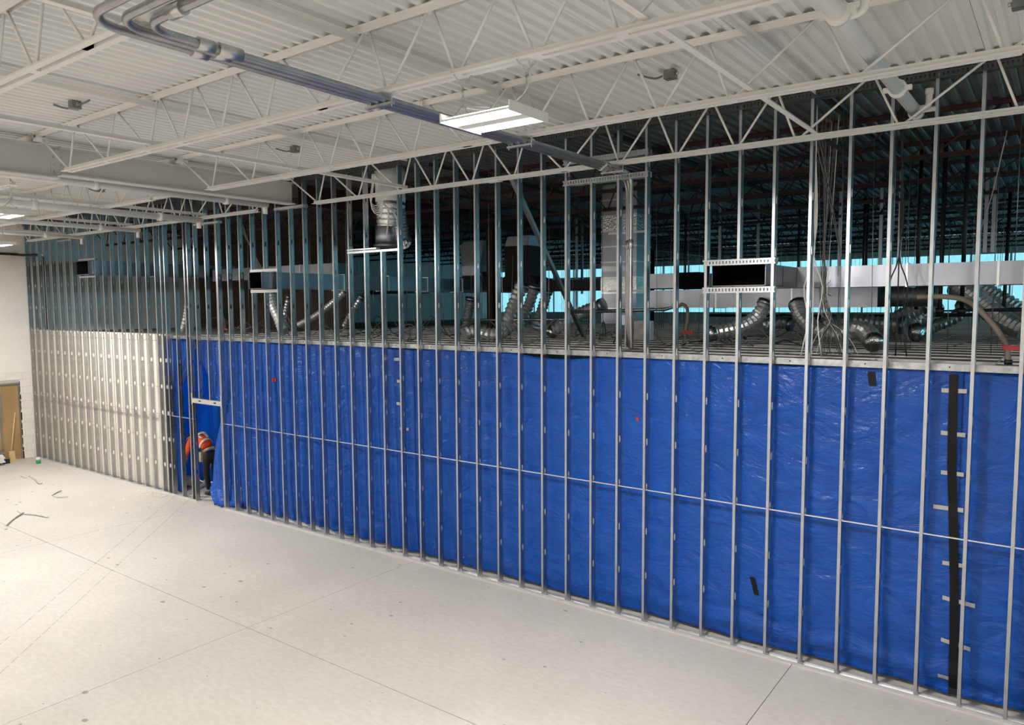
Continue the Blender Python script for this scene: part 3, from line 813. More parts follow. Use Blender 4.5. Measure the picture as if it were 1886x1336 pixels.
# white pipes beyond the girder
for px, py, Z, r, lab in ((100, 331, 5.98, .055, 'white pipe running under the girder at the left edge, uppermost'), (100, 381, 6.05, .06, 'white pipe beyond the girder, second at the left edge'),
                      (100, 413, 6.0, .045, 'white pipe beyond the girder, third at the left edge'), (60, 432, 6.0, .04, 'white pipe beyond the girder, lowest at the left edge')):
    p = atZ(px, py, Z)
    if px == 100 and py == 331: p = atX(px, py, -11.95)
    t = thing('white_pipe', lab, 'pipe', (p.x, -3, p.z), 'white pipes beyond the girder')
    MB().tube([(p.x, -8.5, p.z), (p.x, -.35, p.z)], r, 12).build('pipe', M['white'], t)
    for y in (-3.4, -1.2): MB().tube([(p.x, y-.04, p.z), (p.x, y+.04, p.z)], r*1.35, 12).build('coupling', M['white'], t)
    MB().tube([(p.x, -.40, p.z+.02), (p.x, -.40, p.z-.16)], r*.8, 10).build('drop_fitting', M['white'], t)
# black sprinkler line entering through the end studs
t = thing('black_pipe', 'black pipe on the end wall that turns down behind the leftmost studs', 'pipe', (-23.4, .2, 5.7))
zz = 5.80
MB().tube(spline([(-23.72, -6, zz), (-23.72, -.62, zz), (-23.70, -.35, zz)], .3) + [(-23.6, -.1, zz-.02), (-22.9, .12, zz-.04), (-22.8, .13, zz-.10), (-22.8, .13, 3.70)], .035, 10).build('pipe', M['blackpipe'], t)
MB().tube([(-22.85, .13, zz-.03), (-22.74, .13, zz-.06)], .05, 10).build('elbow', M['fitting'], t)
MB().tube([(-23.72, -.75, zz-.06), (-23.72, -.75, zz+.12)], .012, 6).build('pipe_hanger', M['blackpipe'], t)
# junction boxes with whips under the deck
for k, (px, py, lab) in enumerate(((138,196,'grey junction box under the white deck at the upper left'), (543,277,'grey junction box under the deck above the girder end'),
                         (1235,140,'grey junction box under the deck right of the lamp'), (186,351,'dark junction box under the deck beyond the girder'), (1880,8,'steel junction box at the top right corner'))):
    p = atZ(px, py, ZD-.06); x, y, z = p
    t = thing('junction_box', lab, 'electrical box', (x, y, z+.06), 'junction boxes under the deck')
    MB().box((x-.055, y-.05, ZD-.085), (x+.055, y+.05, ZD-.001)).build('box', M['boxsteel'], t)
    MB().box((x-.058, y-.053, ZD-.09), (x+.058, y+.053, ZD-.085)).build('cover', M['boxsteel'], t)
    for s in (-1, 1):
        MB().tube([(x+s*.055, y, ZD-.045), (x+s*.085, y, ZD-.045)], .017, 8).build('connector', M['fitting'], t)
    if k != 4:
        MB().tube(spline([(x-.085, y, ZD-.045), (x-.17, y-.01, ZD-.06), (x-.27, y-.06, ZD-.03), (x-.33, y-.09, ZD-.006)], .04), .011, 7).build('whip', M['cable'], t)
        if k in (0, 3): MB().tube(spline([(x+.085, y, ZD-.045), (x+.16, y+.02, ZD-.05), (x+.26, y+.05, ZD-.02)], .04), .011, 7).build('whip', M['cable'], t)
# clamp on the second joist, left of the lamp
c = atY(783, 178, -2.28)
t = thing('beam_clamp', 'white beam clamp with bolts on the joist chord, left of the lamp', 'clamp', (c.x, -2.28, 6.6))
MB().box((c.x-.03, -2.37, 6.57), (c.x+.03, -2.35, 6.69)).build('jaw', M['white'], t)
MB().tube([(c.x, -2.36, 6.50), (c.x, -2.36, 6.695)], .012, 8).build('bolt', M['fitting'], t)

# ================================================================== ROUND DUCT IN ITS OPENING
def flexpath(pts, r, pitch=.035, n=14):
    """corrugated tube along a smooth path"""
    b = MB(); fine = spline(pts, pitch/2)
    b.tube(fine, [r*(1.0 if i % 2 == 0 else .80) for i in range(len(fine))], n); b.smooth = False; return b
t = thing('round_duct', 'silver wrapped round duct dropping from the deck into its framed opening', 'air duct', (-9.5, .40, 5.3))
RX, RY = -9.50, .42
b = MB(); zs_ = [6.69, 6.5, 6.3, 6.1]; b.tube([(RX-.02, RY, z) for z in zs_], [.265, .27, .262, .262], 20); b.build('painted_sleeve', M['white'], t)
b = MB(); q = []; rad = []
for k in range(15):
    z = 6.10 - .030*k; q.append((RX-.02 - .002*k, RY, z)); rad.append(.262 - .002*k + .007*((k*7) % 3 - 1))
b.tube(q, rad, 22); b.build('foil_sleeve', M['foil'], t)
b = MB(); b.tube([(RX-.10, RY-.02, 5.70), (RX-.10, RY-.02, 5.36)], .205, 24); b.build('collar_drum', M['galv'], t)
b = MB(); b.tube([(RX-.10, RY-.02, 5.375), (RX-.10, RY-.02, 5.335)], .235, 24); b.build('collar_rim', M['galvdark'], t)
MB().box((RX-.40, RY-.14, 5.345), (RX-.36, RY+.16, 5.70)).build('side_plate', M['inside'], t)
flexpath([(RX+.08, RY+.06, 5.95), (RX+.13, RY+.07, 5.7), (RX+.12, RY+.12, 5.48), (RX+.08, RY+.22, 5.42)], .15, .05).build('side_wrap', M['foil'], t)
# white cable coil hung beside it
p = atY(688, 335, -.14)
t = thing('cable_coil', 'coil of white cable hung on the joist beside the round duct', 'cable', (p.x, -.14, 6.2))
for k in range(5):
    b = MB(); pts = [(p.x + .03*k + (.10+.012*k)*math.cos(a*math.pi/9), -.12 - .012*k + .03*math.sin(a), 6.23 - .03*k + (.26+.01*k)*math.sin(a*math.pi/9)) for a in range(19)]
    b.tube(pts, .007, 6, False); b.build('loop', M['cablewhite'], t)
MB().tube(spline([(p.x+.1, -.13, 6.05), (p.x+.23, -.12, 5.95), (p.x+.25, .12, 5.8), (p.x+.24, .16, 5.35)], .06), .011, 6).build('tail', M['cablewhite'], t)
t = thing('white_cable', 'white cable hanging down the front of the silver round duct', 'cable', (-9.3, .12, 6.0))
MB().tube(spline([(-9.30, -.10, 6.05), (-9.28, .10, 5.97), (-9.28, .13, 5.8), (-9.33, .13, 5.5)], .06), .012, 6).build('cable_run', M['cablewhite'], t)

# ================================================================== RECTANGULAR DUCTS
def duct_run(t, axis, a, b_, c0, c1, z0, z1, seg, m, flange=.012):
    """sheet duct of square section along an axis; every length and every seam is a part"""
    n = max(1, round(abs(b_-a)/seg)); st = (b_-a)/n
    for i in range(n):
        p, q = sorted((a + st*i, a + st*(i+1)))
        bb = MB(); e = .003
        if axis == 'x': bb.box((p+e, c0, z0), (q-e, c1, z1))
        elif axis == 'y': bb.box((c0, p+e, z0), (c1, q-e, z1))
        else: bb.box((c0[0], c0[1], p+e), (c1[0], c1[1], q-e))
        bb.build('duct_length', m if not isinstance(m, list) else m[i % len(m)], t)
        if i:
            s_ = a + st*i; f = flange; bb = MB()
            if axis == 'x': bb.box((s_-.012, c0-f, z0-f), (s_+.012, c1+f, z1+f))
            elif axis == 'y': bb.box((c0-f, s_-.012, z0-f), (c1+f, s_+.012, z1+f))
            else: bb.box((c0[0]-f, c0[1]-f, s_-.012), (c1[0]+f, c1[1]+f, s_+.012))
            bb.build('seam_flange', M['track'], t)
def duct_mouth(t, x0, x1, yf, yb, z0, z1, m):
    bb = MB(); w_ = .006
    bb.box((x0, yf, z0), (x0+w_, yb, z1)); bb.box((x1-w_, yf, z0), (x1, yb, z1)); bb.box((x0, yf, z0), (x1, yb, z0+w_)); bb.box((x0, yf, z1-w_), (x1, yb, z1))
    bb.build('duct_mouth', m, t)
    bb = MB(); w2 = .012
    bb.box((x0+w_, yf+.02, z0+w_), (x0+w2, yb, z1-w_)); bb.box((x1-w2, yf+.02, z0+w_), (x1-w_, yb, z1-w_)); bb.box((x0+w_, yf+.02, z0+w_), (x1-w_, yb, z0+w2)); bb.box((x0+w_, yf+.02, z1-w2), (x1-w_, yb, z1-w_))
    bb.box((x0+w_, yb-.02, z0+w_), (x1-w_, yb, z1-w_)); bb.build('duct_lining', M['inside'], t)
# right-hand duct: open mouth in the studs, back, then along behind the wall to the right
t = thing('supply_duct', 'rectangular metal duct with black open mouth in the studs, turning right', 'air duct', (-3.2, .8, 4.5))
duct_mouth(t, -3.575, -2.905, .13, .80, 4.525, 4.785, M['galv'])
duct_run(t, 'y', .82, 1.42, -3.575, -2.905, 4.525, 4.785, .6, M['galv'])
MB().box((-3.575, 1.43, 4.52), (-2.55, 2.05, 4.79)).build('duct_elbow', M['galvdark'], t)
duct_run(t, 'x', -2.54, 2.2, 1.45, 2.03, 4.515, 4.785, .95, M['galv'])
for x in (-3.3, -1.8, -.5): MB().tube([(x, 1.7, 4.79), (x, 1.7, 6.66)], .005, 5).build('hanger_strap', M['wire'], t)
# lower duct farther behind
t = thing('branch_duct', 'second rectangular duct, lower and farther behind the studs at right', 'air duct', (-3.5, 3.3, 4.25))
duct_run(t, 'x', -5.85, -2.2, 3.0, 3.5, 4.245, 4.545, 1.2, M['galv'])
MB().tube([(-2.19, 3.25, 4.405), (-1.45, 3.25, 4.405)], .155, 20).build('round_end', M['galvdark'], t)
t = thing('stub_duct', 'short dull duct with dark end above the second duct, right of the tall duct', 'air duct', (-5.4, 3.3, 4.6))
duct_run(t, 'x', -5.95, -5.35, 3.0, 3.5, 4.58, 4.83, .6, M['galv'])
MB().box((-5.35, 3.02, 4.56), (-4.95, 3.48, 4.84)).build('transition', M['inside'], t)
# tall duct
t = thing('tall_duct', 'tall banded metal duct standing behind the studs right of centre', 'air duct', (-6.98, 4.3, 3.9))
duct_run(t, 'z', 3.93, 6.62, (-7.36, 4.0), (-6.60, 4.6), 0, 0, .30, [M['galv'], M['galv'], M['foil'], M['galv']], .008)
# left ducts with mouths in the studs
def left_duct(xs_, zc, lab, yl, yf, hw, z0, z1, name='return_duct'):
    t = thing(name, lab, 'air duct', (xs_-hw/2, 1, z0))
    duct_mouth(t, xs_-hw, xs_, yf, .45, z0, z1, M['galv']); duct_run(t, 'y', .46, yl, xs_-hw, xs_, z0, z1, 1.25, [M['galv'], M['galvdark'], M['galv']])
    return t
left_duct(-12.30, 4.8, 'metal duct with square black mouth in the studs, left of the round duct', 9.5, -.28, .40, 4.645, 4.965)
left_duct(-19.62, 5.3, 'metal duct with square black mouth high in the leftmost studs', 5.1, -.14, .66, 5.13, 5.47)
t = thing('cross_duct', 'dull metal duct crossing behind the studs over the doorway', 'air duct', (-17.5, 3.2, 5.2))
duct_run(t, 'x', -19.4, -14.2, 3.1, 3.6, 5.02, 5.34, 1.3, [M['galv'], M['galvdark']])
# dark transition pieces far back
def frustum(t, name, m, secs, y0, dy):
    for k in range(len(secs)-1):
        (xa, xb, z), (xc, xd, z2) = secs[k], secs[k+1]; ya, yb = y0, y0+dy
        MB().add([(xa,ya,z),(xb,ya,z),(xb,yb,z),(xa,yb,z),(xc,ya,z2),(xd,ya,z2),(xd,yb,z2),(xc,yb,z2)], [(0,1,2,3),(7,6,5,4),(4,5,1,0),(5,6,2,1),(6,7,3,2),(7,4,0,3)]).build(name, m[k], t)
t = thing('duct_transition', 'dark tapered duct box far behind, left of the red column', 'air duct', (-13.1, 7.2, 4.7))
frustum(t, 'box_section', [M['galvdark'], M['galvdark'], M['galv'], M['galv'], M['dark'], M['dark']], [(-13.4,-12.7,6.05), (-13.55,-12.72,5.95), (-13.5,-12.85,5.38), (-13.5,-12.88,5.22), (-13.45,-12.8,5.12), (-13.8,-12.4,4.98), (-13.8,-12.4,4.66)], 7.0, .8)
t = thing('duct_transition', 'dark tapered duct box far behind, right of the red column', 'air duct', (-11.0, 7.2, 4.7))
frustum(t, 'box_section', [M['galv'], M['dark'], M['dark'], M['dark']], [(-11.9,-11.2,6.1), (-12.0,-11.25,5.85), (-11.25-.75,-11.25,5.06), (-12.3,-11.0,4.95), (-12.3,-11.0,4.66)], 7.0, .8)
t = thing('dark_duct', 'long dark duct far behind between the red column and the tall duct', 'air duct', (-9.6, 7.3, 4.8))
duct_run(t, 'x', -11.0, -8.2, 7.1, 7.6, 4.66, 4.93, .95, M['dark'])
t = thing('dull_duct', 'long dull duct far behind, left of the tapered boxes', 'air duct', (-15.5, 7.3, 4.8))
duct_run(t, 'x', -17.6, -13.85, 7.1, 7.6, 4.66, 4.97, .95, M['galvdark'])

# ================================================================== FLEXIBLE DUCTS
FZ = ZC + .02
def flex(pix, r, lab, m='flex', pitch=.078, end=None):
    pts = []
    for px, py, Y in pix:
        p = atY(px, py, Y); p.z = max(p.z, FZ + r*1.05); pts.append(p)
    t = thing('flexible_duct', lab, 'flexible duct', tuple(pts[-1]), 'flexible ducts lying on the hung ceiling')
    flexpath(pts, r, pitch).build('corrugated_tube', M[m], t)
    MB().tube([pts[0], pts[0] + (pts[1]-pts[0]).normalized()*.08], r*1.06, 14).build('collar', M['galv'], t)
    if end:
        d = (pts[-1]-pts[-2]).normalized(); MB().tube([pts[-1]-d*.03, pts[-1]+d*.05, pts[-1]+d*.10, pts[-1]+d*.125], [r*1.02, r*1.05, r*.8, r*.3], 14).build('taped_end', M['foil'], t)
    return t
flex([(498,541,.55),(503,562,.5),(513,585,.45),(522,612,.40)], .115, 'silver flexible duct dropping from the duct mouth left of the round duct')
flex([(640,532,2.4),(615,556,2.4),(585,580,2.4),(552,598,2.4)], .085, 'thin flexible duct slanting down to the left, left of the round duct')
flex([(668,545,2.6),(655,565,2.6),(643,585,2.6),(634,602,2.6)], .075, 'thin flexible duct under the round duct')
flex([(532,545,3.0),(528,562,3.0),(524,582,3.0),(520,606,3.0)], .06, 'short thin flexible duct hanging behind the square duct mouth')
flex([(962,524,2.0),(950,552,1.9),(936,588,1.8),(926,612,1.7),(905,618,1.6),(882,612,1.5),(866,612,1.4),(855,626,1.3)], .125, 'curling flexible duct with red tag, right of the red column')
flex([(985,525,3.6),(975,560,3.6),(960,590,3.5),(945,612,3.4)], .12, 'flexible duct beside the curling one with the red tag', 'flex')
flex([(868,548,4.6),(863,575,4.6),(858,605,4.5),(856,622,4.5)], .12, 'dark flexible duct hanging left of the red column')
flex([(1008,535,5.4),(1000,565,5.4),(990,592,5.3),(985,610,5.3)], .13, 'flexible duct upright behind the diagonal brace')
flex([(1112,562,3.2),(1075,575,3.2),(1045,592,3.1),(1018,610,3.0)], .13, 'flexible duct slanting left under the tall duct', 'flex', end=True)
flex([(1412,556,3.0),(1398,580,2.9),(1375,598,2.7),(1345,608,2.5),(1312,614,2.3)], .125, 'flexible duct with taped end on the ceiling tiles, below the black duct mouth', end=True)
flex([(1468,560,3.0),(1478,585,2.8),(1500,606,2.6),(1540,616,2.5),(1572,606,2.4),(1596,612,2.3),(1608,632,2.1)], .13, 'dark looping flexible duct lying behind the hanging cable bundle', end=True)
flex([(1668,600,4.6),(1620,598,4.6),(1575,592,4.6),(1530,596,4.6),(1508,600,4.5)], .14, 'flexible duct lying level behind the cable bundle', end=True)
flex([(1460,598,4.4),(1435,594,4.4),(1405,600,4.3)], .12, 'short flexible duct lying left of the looping one')
flex([(1700,562,5.5),(1675,575,5.4),(1650,590,5.3),(1635,602,5.2),(1660,612,5.0),(1686,612,4.9)], .15, 'pale flexible duct turning back on itself right of the bundle', end=True)
flex([(1728,560,5.8),(1708,575,5.7),(1685,592,5.5),(1660,604,5.4)], .13, 'pale flexible duct slanting left beside the black pipes')
flex([(1762,528,5.6),(1790,548,5.4),(1822,572,5.2),(1850,592,5.0),(1890,612,4.8)], .17, 'large bright flexible duct sloping down at the right edge, the nearer one')
flex([(1800,532,7.4),(1830,548,7.3),(1862,566,7.2),(1900,590,7.1)], .19, 'large bright flexible duct sloping down at the right edge, the farther one')
flex([(1775,560,7.0),(1765,580,6.9),(1745,592,6.8),(1722,600,6.7),(1696,618,6.5)], .12, 'bright flexible duct curving under the black pipes')
flex([(346,560,1.2),(342,585,1.1),(337,606,1.0),(335,622,1.0)], .075, 'small silver flexible duct standing left of the doorway, above the ledger')

# ================================================================== PIPES, HOSES, STRUTS AND BOXES BEHIND THE STUDS
def pipeline(name, lab, pts, r, m, cat='pipe', joints=(), group=None):
    t = thing(name, lab, cat, tuple(pts[0]), group)
    MB().tube(pts, r, 9).build('pipe', M[m], t)
    for j in joints:
        j = Vector(j); MB().tube([j - Vector((.05,0,0)), j + Vector((.05,0,0))], r*1.45, 9).build('fitting', M[m], t)
    return t
pl = 3.0
a, c, e = atY(1731, 573, pl), atY(1771, 573, pl), atY(1900, 570, pl)
pipeline('black_pipe', 'black sprinkler pipe dropping and running right, behind the brown hose', [(a.x, pl, 6.5), a, e], .030, 'blackpipe', joints=(a, c))
pipeline('black_pipe', 'second upright black pipe just right of the corner of the black pipe', [(c.x, pl, 6.5), c], .028, 'blackpipe')
pipeline('black_pipe', 'thick black upright at the fourth stud from the right', [(-1.42, 2.2, 6.72), (-1.42, 2.2, 4.42)], .045, 'blackpipe')
pipeline('black_pipe', 'long black pipe low over the ceiling, right of the tall duct', [(-5.9, 5.89, 4.07), (-3.0, 5.89, 4.07), (-.9, 5.89, 4.10), (-.82, 5.89, 4.16), (-.8, 5.89, 6.11)], .028, 'blackpipe', joints=((-4.4, 5.89, 4.07), (-3.2, 5.89, 4.07)))
pipeline('grey_pipe', 'grey pipe running level behind the studs at the foot of the red column', [(-9.7, 2.5, 4.01), (-7.2, 2.5, 4.04)], .025, 'conduit')
pipeline('grey_pipe', 'grey pipe running level across the tall duct', [(-7.05, 2.5, 4.175), (-5.3, 2.5, 4.22), (-5.15, 2.5, 4.26), (-5.1, 2.5, 4.5)], .03, 'conduit')
for k, (px, lab) in enumerate(((975, 'left of'), (1040, 'right of'))): 
    pass
def hose(pts, lab, r=.028, tagp=None):
    t = thing('brown_hose', lab, 'hose', tuple(pts[-1]))
    MB().tube(spline(pts, .06), r, 10).build('hose_body', M['hose'], t)
    p = Vector(pts[-1]); MB().tube([p - Vector((0,0,.02)), p + Vector((0,0,.03))], r*1.25, 8).build('clamp_ring', M['blackpipe'], t)
    if tagp:
        q = Vector(tagp); MB().box((q.x-.03, q.y-.04, q.z-.028), (q.x+.14, q.y-.032, q.z+.02)).build('red_tag', M['redtag'], t)
        MB().tube([q - Vector((0,0,.02)), q + Vector((0,0,.025))], r*1.2, 8).build('tag_band', M['redtag'], t)
h = [atY(1690,547,.75), atY(1745,547,.70), atY(1785,556,.62), atY(1822,590,.52), atY(1845,620,.45), atY(1854,640,.40), atY(1856,655,.38), atY(1857,668,.36)]
hose(h, 'brown flexible hose arching down to a red tag at the right edge', .030, h[5])
h = [atY(1243,572,2.2), atY(1256,560,2.2), atY(1266,570,2.15), atY(1266,590,2.1), atY(1262,612,2.05), atY(1260,634,2.0)]
hose(h, 'brown hose with red tag standing between the studs right of the tall duct', .026, h[4])
h = [atY(408,580,2.0), atY(414,590,2.0), atY(415,606,1.9), atY(413,612,1.8)]
for q_ in h: q_.z = max(q_.z, FZ + .04)
hose(h, 'short brown hose with red tag above the doorway', .026, h[2])
def strut(x, y, z0, z1, lab):
    t = thing('slotted_strut', lab, 'strut post', (x, y, z0), 'slotted strut posts')
    b = MB(); b.box((x-.03, y+.02, z0), (x+.03, y+.024, z1)); b.box((x-.03, y-.018, z0), (x-.026, y+.02, z1)); b.box((x+.026, y-.018, z0), (x+.03, y+.02, z1)); b.box((x-.03, y-.022, z0), (x-.014, y-.018, z1)); b.box((x+.014, y-.022, z0), (x+.03, y-.018, z1))
    n = int((z1-z0)/.09)
    for k in range(n): b.box((x-.014, y-.022, z0+k*.09), (x+.014, y-.018, z0+k*.09+.045))
    b.build('channel', M['conduit'], t)
    MB().box((x-.08, y-.08, z0-.008), (x+.08, y+.08, z0)).build('foot_plate', M['conduit'], t)
strut(-5.155, .9, FZ+.015, 6.2, 'slotted strut post carrying the round grey box')
strut(-4.85, .9, FZ+.015, 5.6, 'slotted strut post carrying the square grey box')
t = thing('round_box', 'round grey plastic box on the slotted post', 'electrical box', (-5.15, .8, 4.08))
MB().tube([(-5.15, .87, 4.08), (-5.15, .78, 4.08)], .075, 18).build('body', M['plastic'], t); MB().tube([(-5.15, .78, 4.08), (-5.15, .765, 4.08)], .060, 18).build('lid', M['plastic'], t)
t = thing('square_box', 'square grey metal box low on the second slotted post', 'electrical box', (-4.85, .8, 3.92))
MB().box((-4.98, .77, 3.80), (-4.72, .87, 4.07)).build('body', M['plastic'], t); MB().box((-4.975, .762, 3.805), (-4.725, .769, 4.065)).build('door', M['boxsteel'], t)
for k in range(2):
    t = thing('strut_clip', 'small clip bar holding the conduits to the slotted posts, %s' % ('upper', 'lower')[k], 'bracket', (-4.95, .5, 5.3-.8*k))
    MB().box((-5.2, .40, 5.28-.8*k), (-4.62, .42, 5.31-.8*k)).build('bar', M['conduit'], t)

# thin hanger wires from the bare deck to the hung ceiling
rw = random.Random(11); wsrc = {}
for k in range(150):
    if k < 95: x, y = -.3 - rw.random()*12, .6 + rw.random()**1.4*13
    else: x, y = -12 - rw.random()*4, .8 + rw.random()*10
    tp = rw.choice([6.69, 6.69, 6.69, 6.3, 5.6, 5.2]); bt = FZ + .012
    lean = rw.uniform(-.05, .05); r = rw.choice([.003, .004, .006])
    o = MB().tube([(x, y, bt), (x+lean, y+rw.uniform(-.04,.04), tp)], r, 5).build('hanger_wire', M['wire'])
    tag(o, 'thin grey wire rising from the hung ceiling toward the bare deck', 'wire', 'hanger wires behind the studs')
for k, (px, Y, z0, z1) in enumerate(((1000,9,4.9,6.0), (1062,8,4.0,5.9), (1072,9,4.6,5.7), (1045,7,5.0,6.2), (1325,8,4.9,6.6), (1395,9,5.0,6.6), (1545,8,4.9,6.6), (1620,8,5.0,6.6), (1655,6,5.0,6.6), (1812,7,5.2,6.6), (1826,7,5.2,6.6))):
    x = atY(px, 500, Y).x; z1 = 6.69
    t = thing('pale_strut', 'pale upright hanger strut far behind the studs, %s of eleven from the left' % (ords + ['eleventh'])[sorted([1000,1062,1072,1045,1325,1395,1545,1620,1655,1812,1826]).index(px)], 'strut', (x, Y, z0), 'pale hanger struts behind the studs')
    MB().box((x-.03, Y-.02, z0), (x+.03, Y+.02, z1)).build('post', M['galv'], t)
for k, (px, Y) in enumerate(((1305,9), (1327,11), (1470,10), (1560,9), (1590,9.5), (1595,10), (1690,4.4), (1262,10))):
    x = atY(px, 500, Y).x
    t = thing('dark_dropper', 'dark upright pipe dropper far behind the studs, %s of eight from the left' % ords[sorted([1305,1327,1470,1560,1590,1595,1690,1262]).index(px)], 'pipe', (x, Y, 4.9), 'dark droppers behind the studs')
    MB().tube([(x, Y, 4.2), (x, Y, 6.69)], .03, 7).build('pipe', M['blackpipe'], t)

# cables: loops strewn over the hung ceiling, and the hanging bundle
rc = random.Random(5)
for k in range(46):
    if k < 30: x, y = -.6 - rc.random()*10.5, .5 + rc.random()**1.5*4.5
    else: x, y = -11.5 - rc.random()*4.5, .5 + rc.random()*3
    n = rc.randint(4, 7); pts = []; zz = FZ + .03
    a = rc.random()*6.28
    for q in range(n):
        lift = 0 if q in (0, n-1) else (rc.random()**2)*.42
        pts.append((x, y, zz + lift)); a += rc.uniform(-1.3, 1.3); L_ = rc.uniform(.2, .55)
        x = max(-16.3, x + L_*math.cos(a)); y = min(max(.42, y + L_*math.sin(a)), 7.5)
    pts[0] = (*pts[0][:2], zz)
    mk = rc.choice(['cable', 'cabledark', 'cable', 'wire']); cn = {'cable': 'grey', 'cabledark': 'black', 'wire': 'pale metal'}[mk]; side = 'right of the tall duct' if pts[0][0] > -6.4 else ('left of the round duct' if pts[0][0] < -10.5 else 'between the round duct and the tall duct')
    o = MB().tube(spline(pts, .07), rc.choice([.006, .008, .010, .013]), 5).build('loose_cable', M[mk])
    tag(o, 'loose %s cable on the ceiling tiles, %s' % (cn, side), 'cable', 'loose %s cables on the hung ceiling %s' % (cn, side))
bx_, by_ = -2.35, 1.15
for k in range(20):
    a = rc.uniform(0, 6.28); s = rc.uniform(.08, .42)
    top = Vector((bx_ - .12 + rc.uniform(-.10, .10), by_ + .1, rc.choice([6.6, 6.6, 4.6, 4.45, 4.4])))
    if k < 7: top = Vector((bx_ - .25 + .05*k, by_-.05, 6.64))
    mid = Vector((bx_ + rc.uniform(-.03, .03), by_ - .25 + rc.uniform(-.03,.03), 4.10))
    pts = [top, Vector((bx_-.10 + rc.uniform(-.05,.05), by_-.15, 4.42)), mid, mid + Vector((math.cos(a)*s*.6, math.sin(a)*s*.3, -.17)), Vector((bx_ + math.cos(a)*s, by_-.25 + math.sin(a)*s*.5, FZ+.03)), Vector((bx_ + math.cos(a+.5)*s*.7, by_-.25 + math.sin(a+.5)*s*.5, FZ+.05))]
    mk = rc.choice(['cable', 'hose', 'cablewhite', 'cabledark', 'cable']); cn = {'cable': 'grey', 'hose': 'brown', 'cablewhite': 'white', 'cabledark': 'black'}[mk]
    o = MB().tube(spline(pts, .06), rc.choice([.0035, .0045, .006]), 5).build('bundled_cable', M[mk])
    tag(o, '%s cable of the hanging bundle that fans out on the tiles' % cn, 'cable', '%s cables of the hanging bundle' % cn)
for px, Y, lab in ((1655, 1.0, 'black cable tuft tied high and hanging in front of the long duct'), (1498, .35, 'white cable hanging straight down right of the black duct mouth')):
    p = atY(px, 490, Y)
    t = thing('hanging_cable', lab, 'cable', (p.x, Y, 4.8))
    for q in range(3):
        MB().tube(spline([(p.x-.02*q, Y, 6.60), (p.x+.015*q, Y, 5.4), (p.x, Y+.02, 4.86), (p.x+.10*(q-1), Y+.02*q, 4.5), (p.x+.05*(q-1), Y+.03*q, 4.1), (p.x+.12*(q-1), Y, FZ+.02)], .12), .008, 5).build('strand', M['cabledark' if px == 1655 else 'cablewhite'], t)
for k, (ax, ay, bx2, by2) in enumerate(((1490,170,1550,470), (1500,250,1548,470), (1855,240,1790,470))):
    p, q = atY(ax, ay, .35), atY(bx2, by2, .9)
    o = MB().tube(spline([p, p.lerp(q, .5) + Vector((.02,0,-.04)), q], .15), .006, 5).build('slack_cable', M['wire' if k == 2 else 'cable'])
    tag(o, 'slack cable slanting down from the joist, %s' % ('left', 'middle', 'near the right edge')[k] , 'cable')
for k in range(4):
    p, q = atY(435 + 3*k, 405, .5), atY(548 - 8*k, 606, 1.2)
    o = MB().tube(spline([p, p.lerp(q, .5) + Vector((0,0,-.08-.03*k)), Vector((q.x, q.y, FZ+.03))], .15), .010, 5).build('slack_cable', M['cable'])
    tag(o, 'slack grey cable slanting down behind the studs right of the doorway', 'cable', 'slanting cables right of the doorway')

# dark block wall far behind the leftmost studs, and the side of the dark room
MB().box((XL+.02, 5.2, ZC), (-16.2, 5.4, ZD-.05)).build('wall_dark', mat('unlit_brown_block', (.085,.065,.05), .9, var=.35, vscale=5), kind='structure')  # brown made very dark in the base colour because the wall is unlit

# ================================================================== END WALL DOORWAY AND WHAT STANDS THERE
dw = struct('door_1')
XD = XL - .06
MB().box((XD-.03, OY0, .0), (XD, OY1, OZ)).build('brown_board', M['ply'], dw)
for y in (OY0+.01, -.80, OY1-.035):
    MB().box((XD, y, 0), (XD+.05, y+.035, OZ-.04)).build('door_stud', M['stud'], dw)
MB().box((XD, OY0, OZ-.045), (XD+.06, OY1, OZ)).build('door_track', M['stud'], dw)
b = MB(); z = 0.0; rb = random.Random(2)
while z < OZ - .05:
    h_ = rb.uniform(.08, .22); b.box((XL-.015, OY1-.006, z), (XL+.004, OY1+rb.uniform(.004, .022), z+h_)); z += h_ + rb.uniform(.02, .12)
b.build('broken_edge', M['slot'], dw)
br_ = thing('push_broom', 'wooden broom leaning in the boarded doorway at the left edge', 'broom', (-23.55, -.64, 0))
p0, p1 = Vector((-23.58, -.665, .26)), Vector((-23.70, -.475, 1.36))
MB().tube([p0, p1], .017, 8).build('handle', M['wood'], br_)
MB().box((-23.64, -.74, .17), (-23.52, -.60, .30)).build('head_block', M['wood'], br_)
MB().add([(-23.67,-.77,.0),(-23.49,-.77,.0),(-23.49,-.57,.0),(-23.67,-.57,.0),(-23.64,-.74,.17),(-23.52,-.74,.17),(-23.52,-.60,.17),(-23.64,-.60,.17)], [(0,3,2,1),(4,5,6,7),(0,1,5,4),(1,2,6,5),(2,3,7,6),(3,0,4,7)]).build('bristles', M['bristle'], br_)
for k in range(6):
    o = MB().box((-23.66, -2.4 + .01*k, .082+.036*k), (-23.16 - .012*(k % 2), -.965 - .018*(k % 3), .112+.036*k)).build('white_board', M['paperwhite'])
    tag(o, 'white board in the flat stack by the boarded doorway, %s from the floor' % ord_ if False else 'white board in the flat stack by the boarded doorway, %s from the floor' % ('lowest', 'second', 'third', 'fourth', 'fifth', 'topmost')[k], 'board', 'white boards stacked at the left edge')
o = MB().box((-23.62, -2.4, .30), (-23.30, -.92, .36)).build('grey_plank', M['galvdark']); tag(o, 'grey length of channel lying on the stack of white boards', 'plank')
